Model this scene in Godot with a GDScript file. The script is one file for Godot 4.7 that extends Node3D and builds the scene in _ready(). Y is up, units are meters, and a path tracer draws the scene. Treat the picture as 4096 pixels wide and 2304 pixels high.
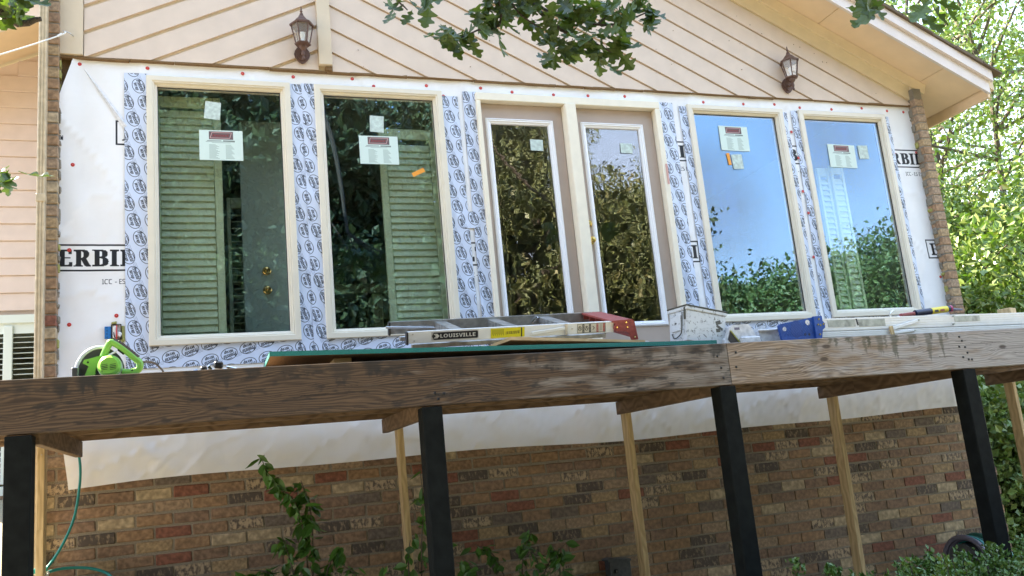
extends Node3D
# A house facade being re-clad: new windows and doors in house wrap, a raised timber deck with tools on it, woods to the right.
# z = 0 is the plane of the window frames, +z points to the viewer, metres. y = 0 is the lower edge of the window glass.

var rng := RandomNumberGenerator.new()
var names := {}
var cache := {}
var M := {}
var T := {}

# ---------------------------------------------------------------- naming and tagging
func numbered(called: String) -> String:
	var k: int = names.get(called, 0)
	names[called] = k + 1
	return called if k == 0 else "%s_%03d" % [called, k]

func thing(called: String, label: String, category: String, at := Vector3.ZERO, group := "") -> Node3D:
	var o := Node3D.new()
	o.name = numbered(called)
	add_child(o)
	o.position = at
	o.set_meta("label", label)
	o.set_meta("category", category)
	if group != "":
		o.set_meta("group", group)
	return o

func node(called: String, parent: Node, at := Vector3.ZERO) -> Node3D:
	var o := Node3D.new()
	o.name = called
	parent.add_child(o, true)
	o.position = at
	return o

func part(called: String, mesh: Mesh, mat: Material, parent: Node, at := Vector3.ZERO, rot := Vector3.ZERO) -> MeshInstance3D:
	var o := MeshInstance3D.new()
	o.name = called
	o.mesh = mesh
	o.material_override = mat
	parent.add_child(o, true)
	o.position = at
	o.rotation = rot
	return o

func tagged(o: Node, label: String) -> Node:
	o.set_meta("label", label)
	return o

func stuff(o: Node) -> Node:
	o.set_meta("kind", "stuff")
	return o

# ---------------------------------------------------------------- mesh helpers
class MB:
	var v := PackedVector3Array()
	var n := PackedVector3Array()
	var uv := PackedVector2Array()
	var ix := PackedInt32Array()
	var smooth := false
	var has_uv := false
	func tri(a: Vector3, b: Vector3, c: Vector3) -> void:
		var k := v.size()
		v.append(a); v.append(b); v.append(c)
		if has_uv:
			uv.append(Vector2.ZERO); uv.append(Vector2.ZERO); uv.append(Vector2.ZERO)
		ix.append(k); ix.append(k + 1); ix.append(k + 2)
	func quad(a: Vector3, b: Vector3, c: Vector3, d: Vector3) -> void:
		var k := v.size()
		v.append(a); v.append(b); v.append(c); v.append(d)
		if has_uv:
			for i in 4: uv.append(Vector2.ZERO)
		for i in [0, 1, 2, 0, 2, 3]: ix.append(k + i)
	func quad_uv(a: Vector3, b: Vector3, c: Vector3, d: Vector3, ua: Vector2, ub: Vector2, uc: Vector2, ud: Vector2) -> void:
		has_uv = true
		quad(a, b, c, d)
		var k := uv.size() - 4
		uv[k] = ua; uv[k + 1] = ub; uv[k + 2] = uc; uv[k + 3] = ud
	func box(c: Vector3, s: Vector3) -> void:
		var h := s * 0.5
		var p: Array[Vector3] = []
		for i in 8:
			p.append(c + Vector3(h.x if i & 1 else -h.x, h.y if i & 2 else -h.y, h.z if i & 4 else -h.z))
		quad(p[4], p[6], p[7], p[5])
		quad(p[1], p[3], p[2], p[0])
		quad(p[5], p[7], p[3], p[1])
		quad(p[0], p[2], p[6], p[4])
		quad(p[6], p[2], p[3], p[7])
		quad(p[0], p[4], p[5], p[1])
	# a tube along points; radii per point; smooth normals
	func tube(pts: Array, radii: Array, sides := 8, cap := true) -> void:
		smooth = true
		var prev := Vector3.UP
		var base := v.size()
		var count := pts.size()
		for i in count:
			var d: Vector3 = (pts[mini(i + 1, count - 1)] - pts[maxi(i - 1, 0)])
			d = d.normalized() if d.length() > 1e-6 else Vector3.UP
			var s := d.cross(prev)
			if s.length() < 0.05:
				s = d.cross(Vector3.RIGHT)
				if s.length() < 0.05: s = d.cross(Vector3.FORWARD)
			s = s.normalized()
			var t := s.cross(d).normalized()
			prev = t
			for k in sides:
				var a := TAU * k / sides
				var o := s * cos(a) + t * sin(a)
				v.append(pts[i] + o * radii[i])
				n.append(o)
		for i in count - 1:
			for k in sides:
				var a := base + i * sides + k
				var b := base + i * sides + (k + 1) % sides
				ix.append_array(PackedInt32Array([a, b, b + sides, a, b + sides, a + sides]))
		if cap:
			for e in [0, count - 1]:
				var d: Vector3 = (pts[e] - pts[1 if e == 0 else count - 2]).normalized()
				var k0 := v.size()
				v.append(pts[e]); n.append(d)
				for k in sides:
					v.append(v[base + e * sides + k]); n.append(d)
				for k in sides:
					var q := [k0, k0 + 1 + k, k0 + 1 + (k + 1) % sides]
					if e == 0: q.reverse()
					ix.append_array(PackedInt32Array(q))
	# profile of (radius, y) turned round y
	func lathe(prof: Array, sides := 16, c := Vector3.ZERO, flat_sides := false) -> void:
		for i in prof.size() - 1:
			for k in sides:
				var a0 := TAU * k / sides
				var a1 := TAU * (k + 1) / sides
				var p0: Vector2 = prof[i]
				var p1: Vector2 = prof[i + 1]
				quad(c + Vector3(cos(a0) * p0.x, p0.y, sin(a0) * p0.x), c + Vector3(cos(a1) * p0.x, p0.y, sin(a1) * p0.x), c + Vector3(cos(a1) * p1.x, p1.y, sin(a1) * p1.x), c + Vector3(cos(a0) * p1.x, p1.y, sin(a0) * p1.x))
	# polygon in xy pulled out along z
	func prism(poly: PackedVector2Array, z0: float, z1: float) -> void:
		var t := Geometry2D.triangulate_polygon(poly)
		for i in range(0, t.size(), 3):
			var a := poly[t[i]]; var b := poly[t[i + 1]]; var c := poly[t[i + 2]]
			if (b - a).cross(c - a) > 0.0:
				var q := b; b = c; c = q
			tri(Vector3(a.x, a.y, z1), Vector3(b.x, b.y, z1), Vector3(c.x, c.y, z1))
			tri(Vector3(a.x, a.y, z0), Vector3(c.x, c.y, z0), Vector3(b.x, b.y, z0))
		var area := 0.0
		for i in poly.size():
			area += poly[i].cross(poly[(i + 1) % poly.size()])
		for i in poly.size():
			var a := poly[i]; var b := poly[(i + 1) % poly.size()]
			if area < 0.0:
				var q := a; a = b; b = q
			quad(Vector3(a.x, a.y, z0), Vector3(a.x, a.y, z1), Vector3(b.x, b.y, z1), Vector3(b.x, b.y, z0))
	func done() -> ArrayMesh:
		var arr := []
		arr.resize(Mesh.ARRAY_MAX)
		arr[Mesh.ARRAY_VERTEX] = v
		if smooth and n.size() == v.size(): arr[Mesh.ARRAY_NORMAL] = n
		if has_uv: arr[Mesh.ARRAY_TEX_UV] = uv
		arr[Mesh.ARRAY_INDEX] = ix
		var m := ArrayMesh.new()
		m.add_surface_from_arrays(Mesh.PRIMITIVE_TRIANGLES, arr)
		return m

func b3(sx: float, sy: float, sz: float) -> BoxMesh:
	var key := "b%.4f,%.4f,%.4f" % [sx, sy, sz]
	if not cache.has(key):
		var m := BoxMesh.new()
		m.size = Vector3(sx, sy, sz)
		cache[key] = m
	return cache[key]

# a box with chamfered edges, bevel b, optional jitter of its corners (seeded)
func cbox(sx: float, sy: float, sz: float, b := 0.004, jit := 0.0, seed_ := 0) -> ArrayMesh:
	var key := "c%.4f,%.4f,%.4f,%.4f,%.4f,%d" % [sx, sy, sz, b, jit, seed_]
	if cache.has(key): return cache[key]
	var r := RandomNumberGenerator.new()
	r.seed = seed_ + 77
	var h := Vector3(sx, sy, sz) * 0.5
	b = minf(b, minf(h.x, minf(h.y, h.z)) * 0.6)
	var p := {}
	for i in 8:
		var s := Vector3(1.0 if i & 1 else -1.0, 1.0 if i & 2 else -1.0, 1.0 if i & 4 else -1.0)
		var j := Vector3(r.randf_range(-jit, jit), r.randf_range(-jit, jit), r.randf_range(-jit, jit) * 0.5)
		for a in 3:
			var q := s * (h - Vector3.ONE * b)
			q[a] = s[a] * h[a]
			p[i * 3 + a] = q + j
	var m := MB.new()
	for a in 3:
		var o1 := (a + 1) % 3
		var o2 := (a + 2) % 3
		for sgn in 2:
			var c: Array = []
			for k in [[0, 0], [1, 0], [1, 1], [0, 1]]:
				var i: int = (sgn << a) | (k[0] << o1) | (k[1] << o2)
				c.append(p[i * 3 + a])
			if sgn == 1: m.quad(c[3], c[2], c[1], c[0])
			else: m.quad(c[0], c[1], c[2], c[3])
		for k in 4:   # edges along axis a
			var i0: int = ((k & 1) << o1) | ((k >> 1) << o2)
			var i1: int = i0 | (1 << a)
			var e := [p[i0 * 3 + o1], p[i1 * 3 + o1], p[i1 * 3 + o2], p[i0 * 3 + o2]]
			if (k == 1 or k == 2): e.reverse()
			m.quad(e[3], e[2], e[1], e[0])
	for i in 8:
		var par := (i & 1) ^ ((i >> 1) & 1) ^ ((i >> 2) & 1)
		if par: m.tri(p[i * 3], p[i * 3 + 2], p[i * 3 + 1])
		else: m.tri(p[i * 3], p[i * 3 + 1], p[i * 3 + 2])
	cache[key] = m.done()
	return cache[key]

# a profile of (inset, z) carried round a rectangle with mitred corners
func rect_frame(x0: float, y0: float, x1: float, y1: float, prof: Array) -> ArrayMesh:
	var m := MB.new()
	for i in prof.size() - 1:
		var a: Vector2 = prof[i]
		var b: Vector2 = prof[i + 1]
		var ca := [Vector3(x0 + a.x, y0 + a.x, a.y), Vector3(x1 - a.x, y0 + a.x, a.y), Vector3(x1 - a.x, y1 - a.x, a.y), Vector3(x0 + a.x, y1 - a.x, a.y)]
		var cb := [Vector3(x0 + b.x, y0 + b.x, b.y), Vector3(x1 - b.x, y0 + b.x, b.y), Vector3(x1 - b.x, y1 - b.x, b.y), Vector3(x0 + b.x, y1 - b.x, b.y)]
		for k in 4:
			var l := (k + 1) % 4
			m.quad(ca[k], cb[k], cb[l], ca[l])
	return m.done()

func poly_mesh(pts: Array, z0: float, z1: float) -> ArrayMesh:
	var m := MB.new()
	m.prism(PackedVector2Array(pts), z0, z1)
	return m.done()

func tube_mesh(pts: Array, radii: Array, sides := 8) -> ArrayMesh:
	var m := MB.new()
	m.tube(pts, radii, sides)
	return m.done()

func even(r: float, k: int) -> Array:
	var a := []
	a.resize(k)
	a.fill(r)
	return a

# Catmull-Rom through the points
func curve(pts: Array, per := 6) -> Array:
	var out := []
	for i in pts.size() - 1:
		var a: Vector3 = pts[maxi(i - 1, 0)]
		var b: Vector3 = pts[i]
		var c: Vector3 = pts[i + 1]
		var d: Vector3 = pts[mini(i + 2, pts.size() - 1)]
		for k in per:
			out.append(b.cubic_interpolate(c, a, d, float(k) / per))
	out.append(pts[-1])
	return out

# ---------------------------------------------------------------- textures and materials
func srgb(c: Color) -> Color:
	return c.linear_to_srgb()

func noise(freq: float, seed_: int, octaves := 4, kind := FastNoiseLite.TYPE_SIMPLEX_SMOOTH) -> FastNoiseLite:
	var f := FastNoiseLite.new()
	f.noise_type = kind
	f.frequency = freq
	f.seed = seed_
	f.fractal_octaves = octaves
	return f

func tex(w: int, h: int, fn: Callable) -> ImageTexture:
	var img := Image.create(w, h, false, Image.FORMAT_RGB8)
	for y in h:
		for x in w:
			img.set_pixel(x, y, fn.call(x, y))
	return ImageTexture.create_from_image(img)

# seamless grey mottling between lo and hi (sRGB values)
func mottle(size: int, freq: float, seed_: int, lo: float, hi: float, octaves := 5) -> ImageTexture:
	var img := noise(freq, seed_, octaves).get_seamless_image(size, size)
	img.convert(Image.FORMAT_RGB8)
	var d := img.get_data()
	for i in d.size():
		d[i] = int(255.0 * lerpf(lo, hi, d[i] / 255.0))
	return ImageTexture.create_from_image(Image.create_from_data(size, size, false, Image.FORMAT_RGB8, d))

func mat(called: String, c: Color, rough := 0.7, metal := 0.0) -> StandardMaterial3D:
	var m := StandardMaterial3D.new()
	m.resource_name = called
	m.albedo_color = srgb(c)
	m.roughness = rough
	m.metallic = metal
	M[called] = m
	return m

# albedo times a grey texture laid on in world space; the same texture gives the relief
func worn(called: String, c: Color, rough: float, t: Texture2D, per_metre: float, relief := 0.0) -> StandardMaterial3D:
	var m := mat(called, c, rough)
	m.albedo_texture = t
	m.uv1_triplanar = true
	m.uv1_world_triplanar = true
	m.uv1_scale = Vector3.ONE * per_metre
	if relief > 0.0:
		m.heightmap_enabled = true
		m.heightmap_texture = t
		m.heightmap_scale = relief
	return m

# lettering: the triangles of a text mesh filled into an image. xf maps the unit square (x right, y down) round the text to pixels
func draw_text(img: Image, text: String, font: String, bold: bool, xf: Transform2D, col: Color) -> void:
	var key := "t" + text + font + str(bold)
	if not cache.has(key):
		var sf := SystemFont.new()
		sf.font_names = PackedStringArray([font])
		sf.font_weight = 700 if bold else 400
		var tm := TextMesh.new()
		tm.font = sf
		tm.text = text
		tm.font_size = 64
		tm.depth = 0.0
		cache[key] = tm.get_mesh_arrays()
	var arr: Array = cache[key]
	if arr.is_empty() or arr[0] == null: return
	var v: PackedVector3Array = arr[Mesh.ARRAY_VERTEX]
	var idx: PackedInt32Array = arr[Mesh.ARRAY_INDEX] if arr[Mesh.ARRAY_INDEX] != null else PackedInt32Array(range(v.size()))
	var lo := Vector2(1e9, 1e9)
	var hi := Vector2(-1e9, -1e9)
	for q in v:
		lo = lo.min(Vector2(q.x, q.y))
		hi = hi.max(Vector2(q.x, q.y))
	var d := hi - lo
	for i in range(0, idx.size(), 3):
		var p: Array = []
		for k in 3:
			var q := v[idx[i + k]]
			p.append(xf * Vector2((q.x - lo.x) / d.x, 1.0 - (q.y - lo.y) / d.y))
		fill_tri(img, p[0], p[1], p[2], col)

func fit(x: float, y: float, w: float, h: float) -> Transform2D:
	return Transform2D(Vector2(w, 0), Vector2(0, h), Vector2(x, y))

func fill_tri(img: Image, a: Vector2, b: Vector2, c: Vector2, col: Color) -> void:
	var ar := (b - a).cross(c - a)
	if absf(ar) < 1e-6: return
	var x0 := maxi(0, int(floor(minf(a.x, minf(b.x, c.x)))))
	var x1 := mini(img.get_width() - 1, int(ceil(maxf(a.x, maxf(b.x, c.x)))))
	var y0 := maxi(0, int(floor(minf(a.y, minf(b.y, c.y)))))
	var y1 := mini(img.get_height() - 1, int(ceil(maxf(a.y, maxf(b.y, c.y)))))
	for y in range(y0, y1 + 1):
		for x in range(x0, x1 + 1):
			var p := Vector2(x + 0.5, y + 0.5)
			var u := (c - b).cross(p - b) / ar
			var w := (a - c).cross(p - c) / ar
			var s := (b - a).cross(p - a) / ar
			if u >= -0.02 and w >= -0.02 and s >= -0.02:
				img.set_pixel(x, y, col)

func stroke(img: Image, pts: Array, r: float, col: Color, wrap := false) -> void:
	for i in pts.size() - 1:
		var a: Vector2 = pts[i]
		var b: Vector2 = pts[i + 1]
		var n := maxi(1, int(ceil(a.distance_to(b) / 0.4)))
		for k in n + 1:
			var p := a.lerp(b, float(k) / n)
			for y in range(int(floor(p.y - r)), int(ceil(p.y + r)) + 1):
				for x in range(int(floor(p.x - r)), int(ceil(p.x + r)) + 1):
					if Vector2(x + 0.5, y + 0.5).distance_to(p) <= r:
						if wrap:
							img.set_pixel(posmod(x, img.get_width()), posmod(y, img.get_height()), col)
						elif x >= 0 and y >= 0 and x < img.get_width() and y < img.get_height():
							img.set_pixel(x, y, col)

func ellipse(c: Vector2, rx: float, ry: float, turn: float, k := 28) -> Array:
	var out := []
	for i in k + 1:
		var a := TAU * i / k
		out.append(c + Vector2(cos(a) * rx, sin(a) * ry).rotated(turn))
	return out

# ---------------------------------------------------------------- the materials
func ellipse_logo(img: Image, c: Vector2, s: float) -> void:
	var ink := Color(0.07, 0.08, 0.11)
	var ax := Vector2(0.94, 0.34)     # the way the words read
	var dn := Vector2(0.34, -0.94)    # from the upper line to the lower
	stroke(img, ellipse(c, 0.052 * s, 0.037 * s, 0.35), 0.0019 * s, ink)
	var w1 := c - ax * 0.040 * s - dn * 0.026 * s
	draw_text(img, "Protecto", "Droid Serif", true, Transform2D(ax * 0.082 * s, dn * 0.026 * s + ax * -0.006 * s, w1), ink)
	var w2 := c - ax * 0.030 * s + dn * 0.004 * s
	draw_text(img, "Wrap", "Droid Serif", true, Transform2D(ax * 0.058 * s, dn * 0.024 * s + ax * -0.006 * s, w2), ink)
	draw_text(img, "Protecto", "Droid Serif", true, Transform2D(ax * 0.082 * s, dn * 0.026 * s + ax * -0.006 * s, w1 + Vector2(1.6, 1.0)), ink)
	draw_text(img, "Wrap", "Droid Serif", true, Transform2D(ax * 0.058 * s, dn * 0.024 * s + ax * -0.006 * s, w2 + Vector2(1.6, 1.0)), ink)
	stroke(img, [c - ax * 0.008 * s - dn * 0.030 * s, c + ax * 0.030 * s - dn * 0.030 * s], 0.002 * s, ink)
	for k in 3:
		var o := c + Vector2(0.058, 0.0) * s + dn * (0.016 - 0.008 * k) * s
		stroke(img, [o - ax * (0.026 - 0.004 * k) * s + Vector2(0.0, 0.05) * s, o + ax * (0.026 - 0.004 * k) * s + Vector2(0.0, 0.05) * s], 0.0008 * s, Color(0.42, 0.46, 0.55))

func tape_texture() -> ImageTexture:
	var s := 1367.0
	var img := Image.create(480, 287, false, Image.FORMAT_RGB8)
	img.fill(srgb(Color(0.63, 0.70, 0.86)))
	for i in range(-1, 4):
		for j in range(-2, 4):
			var c := Vector2(i * 0.117 + 0.05, i * 0.035 + j * 0.105 + 0.02)
			if c.x > -0.12 and c.x < 0.47 and c.y > -0.12 and c.y < 0.33:
				ellipse_logo(img, c * s, s)
	return ImageTexture.create_from_image(img)

# the print on the house wrap: x from -0.5 to 6.7, y from -0.2 to 1.9
func wrap_px(x: float, y: float) -> Vector2:
	return Vector2((x + 0.5) / 7.2 * 2048.0, (1.9 - y) / 2.1 * 600.0)

func wrap_letters(img: Image, text: String, x: float, y: float) -> float:
	var ink := Color(0.09, 0.085, 0.10)
	var wide := {"E": 0.084, "V": 0.098, "R": 0.102, "B": 0.096, "I": 0.056, "L": 0.084, "T": 0.094}
	for ch in text:
		var w: float = wide[ch]
		var p := wrap_px(x, y + 0.053)
		var q := wrap_px(x + w - 0.004, y - 0.053)
		for o in [0.0, 1.2, 2.2]:
			draw_text(img, ch, "Droid Serif", true, fit(p.x + o, p.y, q.x - p.x - 2.2, q.y - p.y), ink)
		x += w + 0.004
	return x

func wrap_box(img: Image, x0: float, x1: float, y: float, left_end: bool, right_end: bool) -> void:
	var ink := Color(0.09, 0.085, 0.10)
	for dy in [0.081, -0.081]:
		var a := wrap_px(x0, y + dy + 0.006)
		var b := wrap_px(x1, y + dy - 0.006)
		img.fill_rect(Rect2i(int(a.x), int(a.y), int(b.x - a.x), maxi(3, int(b.y - a.y))), ink)
	for e in [[left_end, x0], [right_end, x1 - 0.014]]:
		if e[0]:
			var a := wrap_px(e[1], y + 0.087)
			var b := wrap_px(e[1] + 0.014, y - 0.087)
			img.fill_rect(Rect2i(int(a.x), int(a.y), int(b.x - a.x), int(b.y - a.y)), ink)

func wrap_texture() -> ImageTexture:
	var img := Image.create(2048, 600, false, Image.FORMAT_RGB8)
	var small := Image.create(512, 150, false, Image.FORMAT_RGB8)
	var soft := noise(0.02, 5, 4)
	for y in 150:
		for x in 512:
			var k := 0.84 + 0.04 * soft.get_noise_2d(x, y * 1.6)
			small.set_pixel(x, y, srgb(Color(k * 1.01, k, k)))
	small.resize(2048, 600, Image.INTERPOLATE_CUBIC)
	img.copy_from(small)
	var up := 1.358
	var low := 0.512
	wrap_box(img, -0.105, 0.70, up, true, true)
	wrap_letters(img, "EVERBILT", -0.066, up)
	wrap_box(img, 2.285, 3.1, up, true, true)
	wrap_letters(img, "EVERBILT", 2.33, up)
	wrap_box(img, 3.55, 4.37, up, true, true)
	wrap_letters(img, "IL", 4.088, up)
	wrap_box(img, 4.72, 5.56, up, true, true)
	wrap_letters(img, "BILT", 5.145, up)
	wrap_box(img, 5.9, 6.66, up, true, true)
	wrap_letters(img, "RBILT", 6.252, up)
	wrap_box(img, -0.6, 0.17, low, true, true)
	wrap_letters(img, "ERBILT", -0.436, low)
	wrap_box(img, 1.5, 2.30, low, true, true)
	wrap_letters(img, "LT", 2.19, low)
	wrap_box(img, 3.5, 4.15, low, true, true)
	wrap_letters(img, "I", 4.075, low)
	wrap_box(img, 6.452, 6.9, low, true, true)
	wrap_letters(img, "EV", 6.494, low)
	for a in [[-0.188, 0.361], [2.2, 0.361], [3.98, 1.212], [5.14, 1.212], [6.38, 1.217]]:
		var p := wrap_px(a[0], a[1] + 0.014)
		draw_text(img, "ICC - ES ESR - 2", "Droid Sans", false, fit(p.x, p.y, 76.0, 9.5), Color(0.16, 0.16, 0.18))
	var tm := wrap_px(-0.437, 1.32)
	draw_text(img, "TM", "Droid Sans", true, fit(tm.x, tm.y, 7.0, 9.0), Color(0.12, 0.12, 0.13))
	return ImageTexture.create_from_image(img)

# weathered rim board: long grain, knots, checks, dark mould under the gaps of the deck boards
func rim_texture(seed_: int, dark: Color, light: Color, silver: Color, silver_from: float, drips: Array, knots: Array, blots: float) -> ImageTexture:
	var w := 2048
	var h := 176
	var warp := noise(0.0032, seed_, 3)
	var fine := noise(0.06, seed_ + 1, 3)
	var patch := noise(0.006, seed_ + 2, 4)
	var rag := noise(0.03, seed_ + 3, 3)
	var img := Image.create(w, h, false, Image.FORMAT_RGB8)
	for y in h:
		for x in w:
			var yy := float(y) + 26.0 * warp.get_noise_2d(x, y * 2.2)
			for k in knots:
				var dx: float = (x - k[0]) / 26.0
				var dy: float = (y - k[1]) / 15.0
				var q := dx * dx + dy * dy
				yy += 34.0 * dy / (1.0 + q * 0.9)
			var ring := 0.5 + 0.5 * sin(yy * 0.62 + 2.0 * fine.get_noise_2d(x * 0.12, y))
			ring = pow(ring, 1.6)
			var g := clampf(0.25 + 0.55 * ring + 0.35 * fine.get_noise_2d(x * 0.05, y * 3.0), 0.0, 1.0)
			var c := dark.lerp(light, g)
			var sv := clampf((float(x) / w - silver_from) * 3.0 + 1.2 * patch.get_noise_2d(x, y * 3.0), 0.0, 1.0)
			c = c.lerp(silver * (0.62 + 0.5 * g), sv * 0.85)
			var mould := patch.get_noise_2d(x * 1.3 + 900, y * 4.0) * 1.2 + rag.get_noise_2d(x, y) * 0.5
			c = c.lerp(Color(0.018, 0.015, 0.012), clampf((mould - 0.62 + blots) * 1.7, 0.0, 0.75))
			for k in drips:
				if absf(x - k[0]) > 45.0: continue
				var lx: float = absf(x - k[0] + 7.0 * rag.get_noise_2d(y * 2.0, k[0]))
				var reach: float = k[2] * (1.0 + 0.5 * rag.get_noise_2d(x * 2.0, k[0]))
				var inside: float = 1.0 - lx / (k[1] * (1.15 - 0.5 * y / maxf(reach, 1.0)))
				if y < reach and inside > 0.0:
					c = c.lerp(k[3], clampf(inside * 2.0, 0.0, 1.0) * clampf((reach - y) / 18.0, 0.0, 1.0) * k[4])
			for k in knots:
				var d := Vector2((x - k[0]) / 15.0, (y - k[1]) / 9.0).length()
				if d < 1.3:
					c = c.lerp(Color(0.05, 0.032, 0.02), clampf((1.3 - d) * 1.4, 0.0, 0.8))
			img.set_pixel(x, y, srgb(c))
	# checks (fine cracks) and nail heads
	var r := RandomNumberGenerator.new()
	r.seed = seed_
	for k in 90:
		var p := Vector2(r.randf() * w, 10 + r.randf() * (h - 20))
		var l := r.randf_range(20, 130)
		stroke(img, [p, p + Vector2(l * 0.5, r.randf_range(-2, 2)), p + Vector2(l, r.randf_range(-3, 3))], 0.55, srgb(dark * 0.35))
	return ImageTexture.create_from_image(img)

func wood_texture(seed_: int, a: Color, b: Color, w := 512, h := 128) -> ImageTexture:
	var n1 := noise(0.004, seed_, 3)
	var n2 := noise(0.05, seed_ + 1, 3)
	return tex(w, h, func(i, j):
		var x: int = j if h > w else i     # tall textures have upright grain
		var y: int = i if h > w else j
		var yy: float = y + 18.0 * n1.get_noise_2d(x, y * 2.0)
		var g := 0.5 + 0.5 * sin(yy * 0.55)
		g = clampf(g * 0.6 + 0.3 + 0.45 * n2.get_noise_2d(x * 0.06, y * 2.5), 0.0, 1.0)
		return srgb(a.lerp(b, g)))

func label_texture() -> ImageTexture:
	var img := Image.create(280, 216, false, Image.FORMAT_RGB8)
	img.fill(srgb(Color(0.64, 0.76, 0.70)))
	var dark := Color(0.16, 0.2, 0.2)
	img.fill_rect(Rect2i(62, 8, 156, 58), Color(0.40, 0.33, 0.33))
	stroke(img, [Vector2(82, 16), Vector2(208, 16), Vector2(196, 56), Vector2(70, 56), Vector2(82, 16)], 2.0, Color(0.80, 0.62, 0.60))
	draw_text(img, "KrestmarK", "Droid Sans", true, Transform2D(Vector2(104, 0), Vector2(-6, 20), Vector2(90, 27)), Color(0.55, 0.16, 0.15))
	img.fill_rect(Rect2i(152, 73, 76, 6), dark)
	img.fill_rect(Rect2i(50, 74, 92, 3), dark)
	img.fill_rect(Rect2i(42, 82, 186, 2), dark)
	img.fill_rect(Rect2i(80, 89, 120, 2), Color(0.4, 0.46, 0.45))
	for k in 15:
		img.fill_rect(Rect2i(62, 104 + k * 7, 42 + (k * 37) % 26, 2), Color(0.42, 0.5, 0.46))
		img.fill_rect(Rect2i(168, 104 + k * 7, 36 + (k * 53) % 24, 2), Color(0.42, 0.5, 0.46))
	return ImageTexture.create_from_image(img)

func maker_label() -> ImageTexture:
	var img := Image.create(320, 60, false, Image.FORMAT_RGB8)
	img.fill(srgb(Color(0.5, 0.46, 0.42)))
	var k := Color(0.09, 0.09, 0.10)
	for t in [[Vector2(16, 4), Vector2(304, 4), Vector2(316, 16)], [Vector2(16, 4), Vector2(316, 16), Vector2(316, 44)], [Vector2(16, 4), Vector2(316, 44), Vector2(304, 56)], [Vector2(16, 4), Vector2(304, 56), Vector2(16, 56)], [Vector2(16, 4), Vector2(16, 56), Vector2(4, 30)]]:
		fill_tri(img, t[0], t[1], t[2], k)
	var wht := Color(0.86, 0.84, 0.8)
	for o in 3:
		stroke(img, [Vector2(18 + o * 9, 14), Vector2(34 + o * 9, 30), Vector2(18 + o * 9, 46)], 2.2, wht)
	fill_tri(img, Vector2(34, 14), Vector2(52, 30), Vector2(34, 46), wht)
	draw_text(img, "LOUISVILLE", "Droid Sans", true, fit(60, 17, 240, 27), wht)
	return ImageTexture.create_from_image(img)

func yellow_label() -> ImageTexture:
	var img := Image.create(200, 56, false, Image.FORMAT_RGB8)
	img.fill(Color(0.86, 0.80, 0.10))
	for k in 12:
		img.fill_rect(Rect2i(8 + k * 6, 5, 2, 30 + (k * 7) % 14), Color(0.3, 0.3, 0.12))
	for k in 3:
		stroke(img, [Vector2(88, 24 + k * 6), Vector2(172, 20 + k * 6)], 1.2, Color(0.35, 0.3, 0.1))
	for k in 6:
		stroke(img, [Vector2(96 + k * 13, 22), Vector2(99 + k * 13, 36)], 1.2, Color(0.35, 0.3, 0.1))
	stroke(img, [Vector2(182, 4), Vector2(182, 52)], 4.0, Color(0.25, 0.25, 0.12))
	return ImageTexture.create_from_image(img)

func warning_label() -> ImageTexture:
	var img := Image.create(190, 56, false, Image.FORMAT_RGB8)
	img.fill(Color(0.80, 0.77, 0.70))
	var k := Color(0.10, 0.09, 0.09)
	stroke(img, [Vector2(1, 1), Vector2(188, 1), Vector2(188, 54), Vector2(1, 54), Vector2(1, 1)], 1.2, k)
	for a in [[34, k], [78, k], [128, Color(0.62, 0.16, 0.16)], [172, Color(0.62, 0.16, 0.16)]]:
		img.fill_rect(Rect2i(a[0], 3, 13, 50), a[1])
		for j in 5: img.fill_rect(Rect2i(a[0] + 4, 7 + j * 9, 5, 5), Color(0.75, 0.72, 0.66))
	for c in [17, 62]:
		stroke(img, ellipse(Vector2(c, 28), 11, 13, 0.0, 18), 1.2, k)
		stroke(img, [Vector2(c - 6, 34), Vector2(c, 18), Vector2(c + 6, 34)], 1.6, k)
	stroke(img, [Vector2(104, 18), Vector2(114, 28), Vector2(104, 38)], 2.0, k)
	for j in 7: img.fill_rect(Rect2i(148, 6 + j * 6, 18, 2), Color(0.4, 0.38, 0.36))
	return ImageTexture.create_from_image(img)

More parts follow.
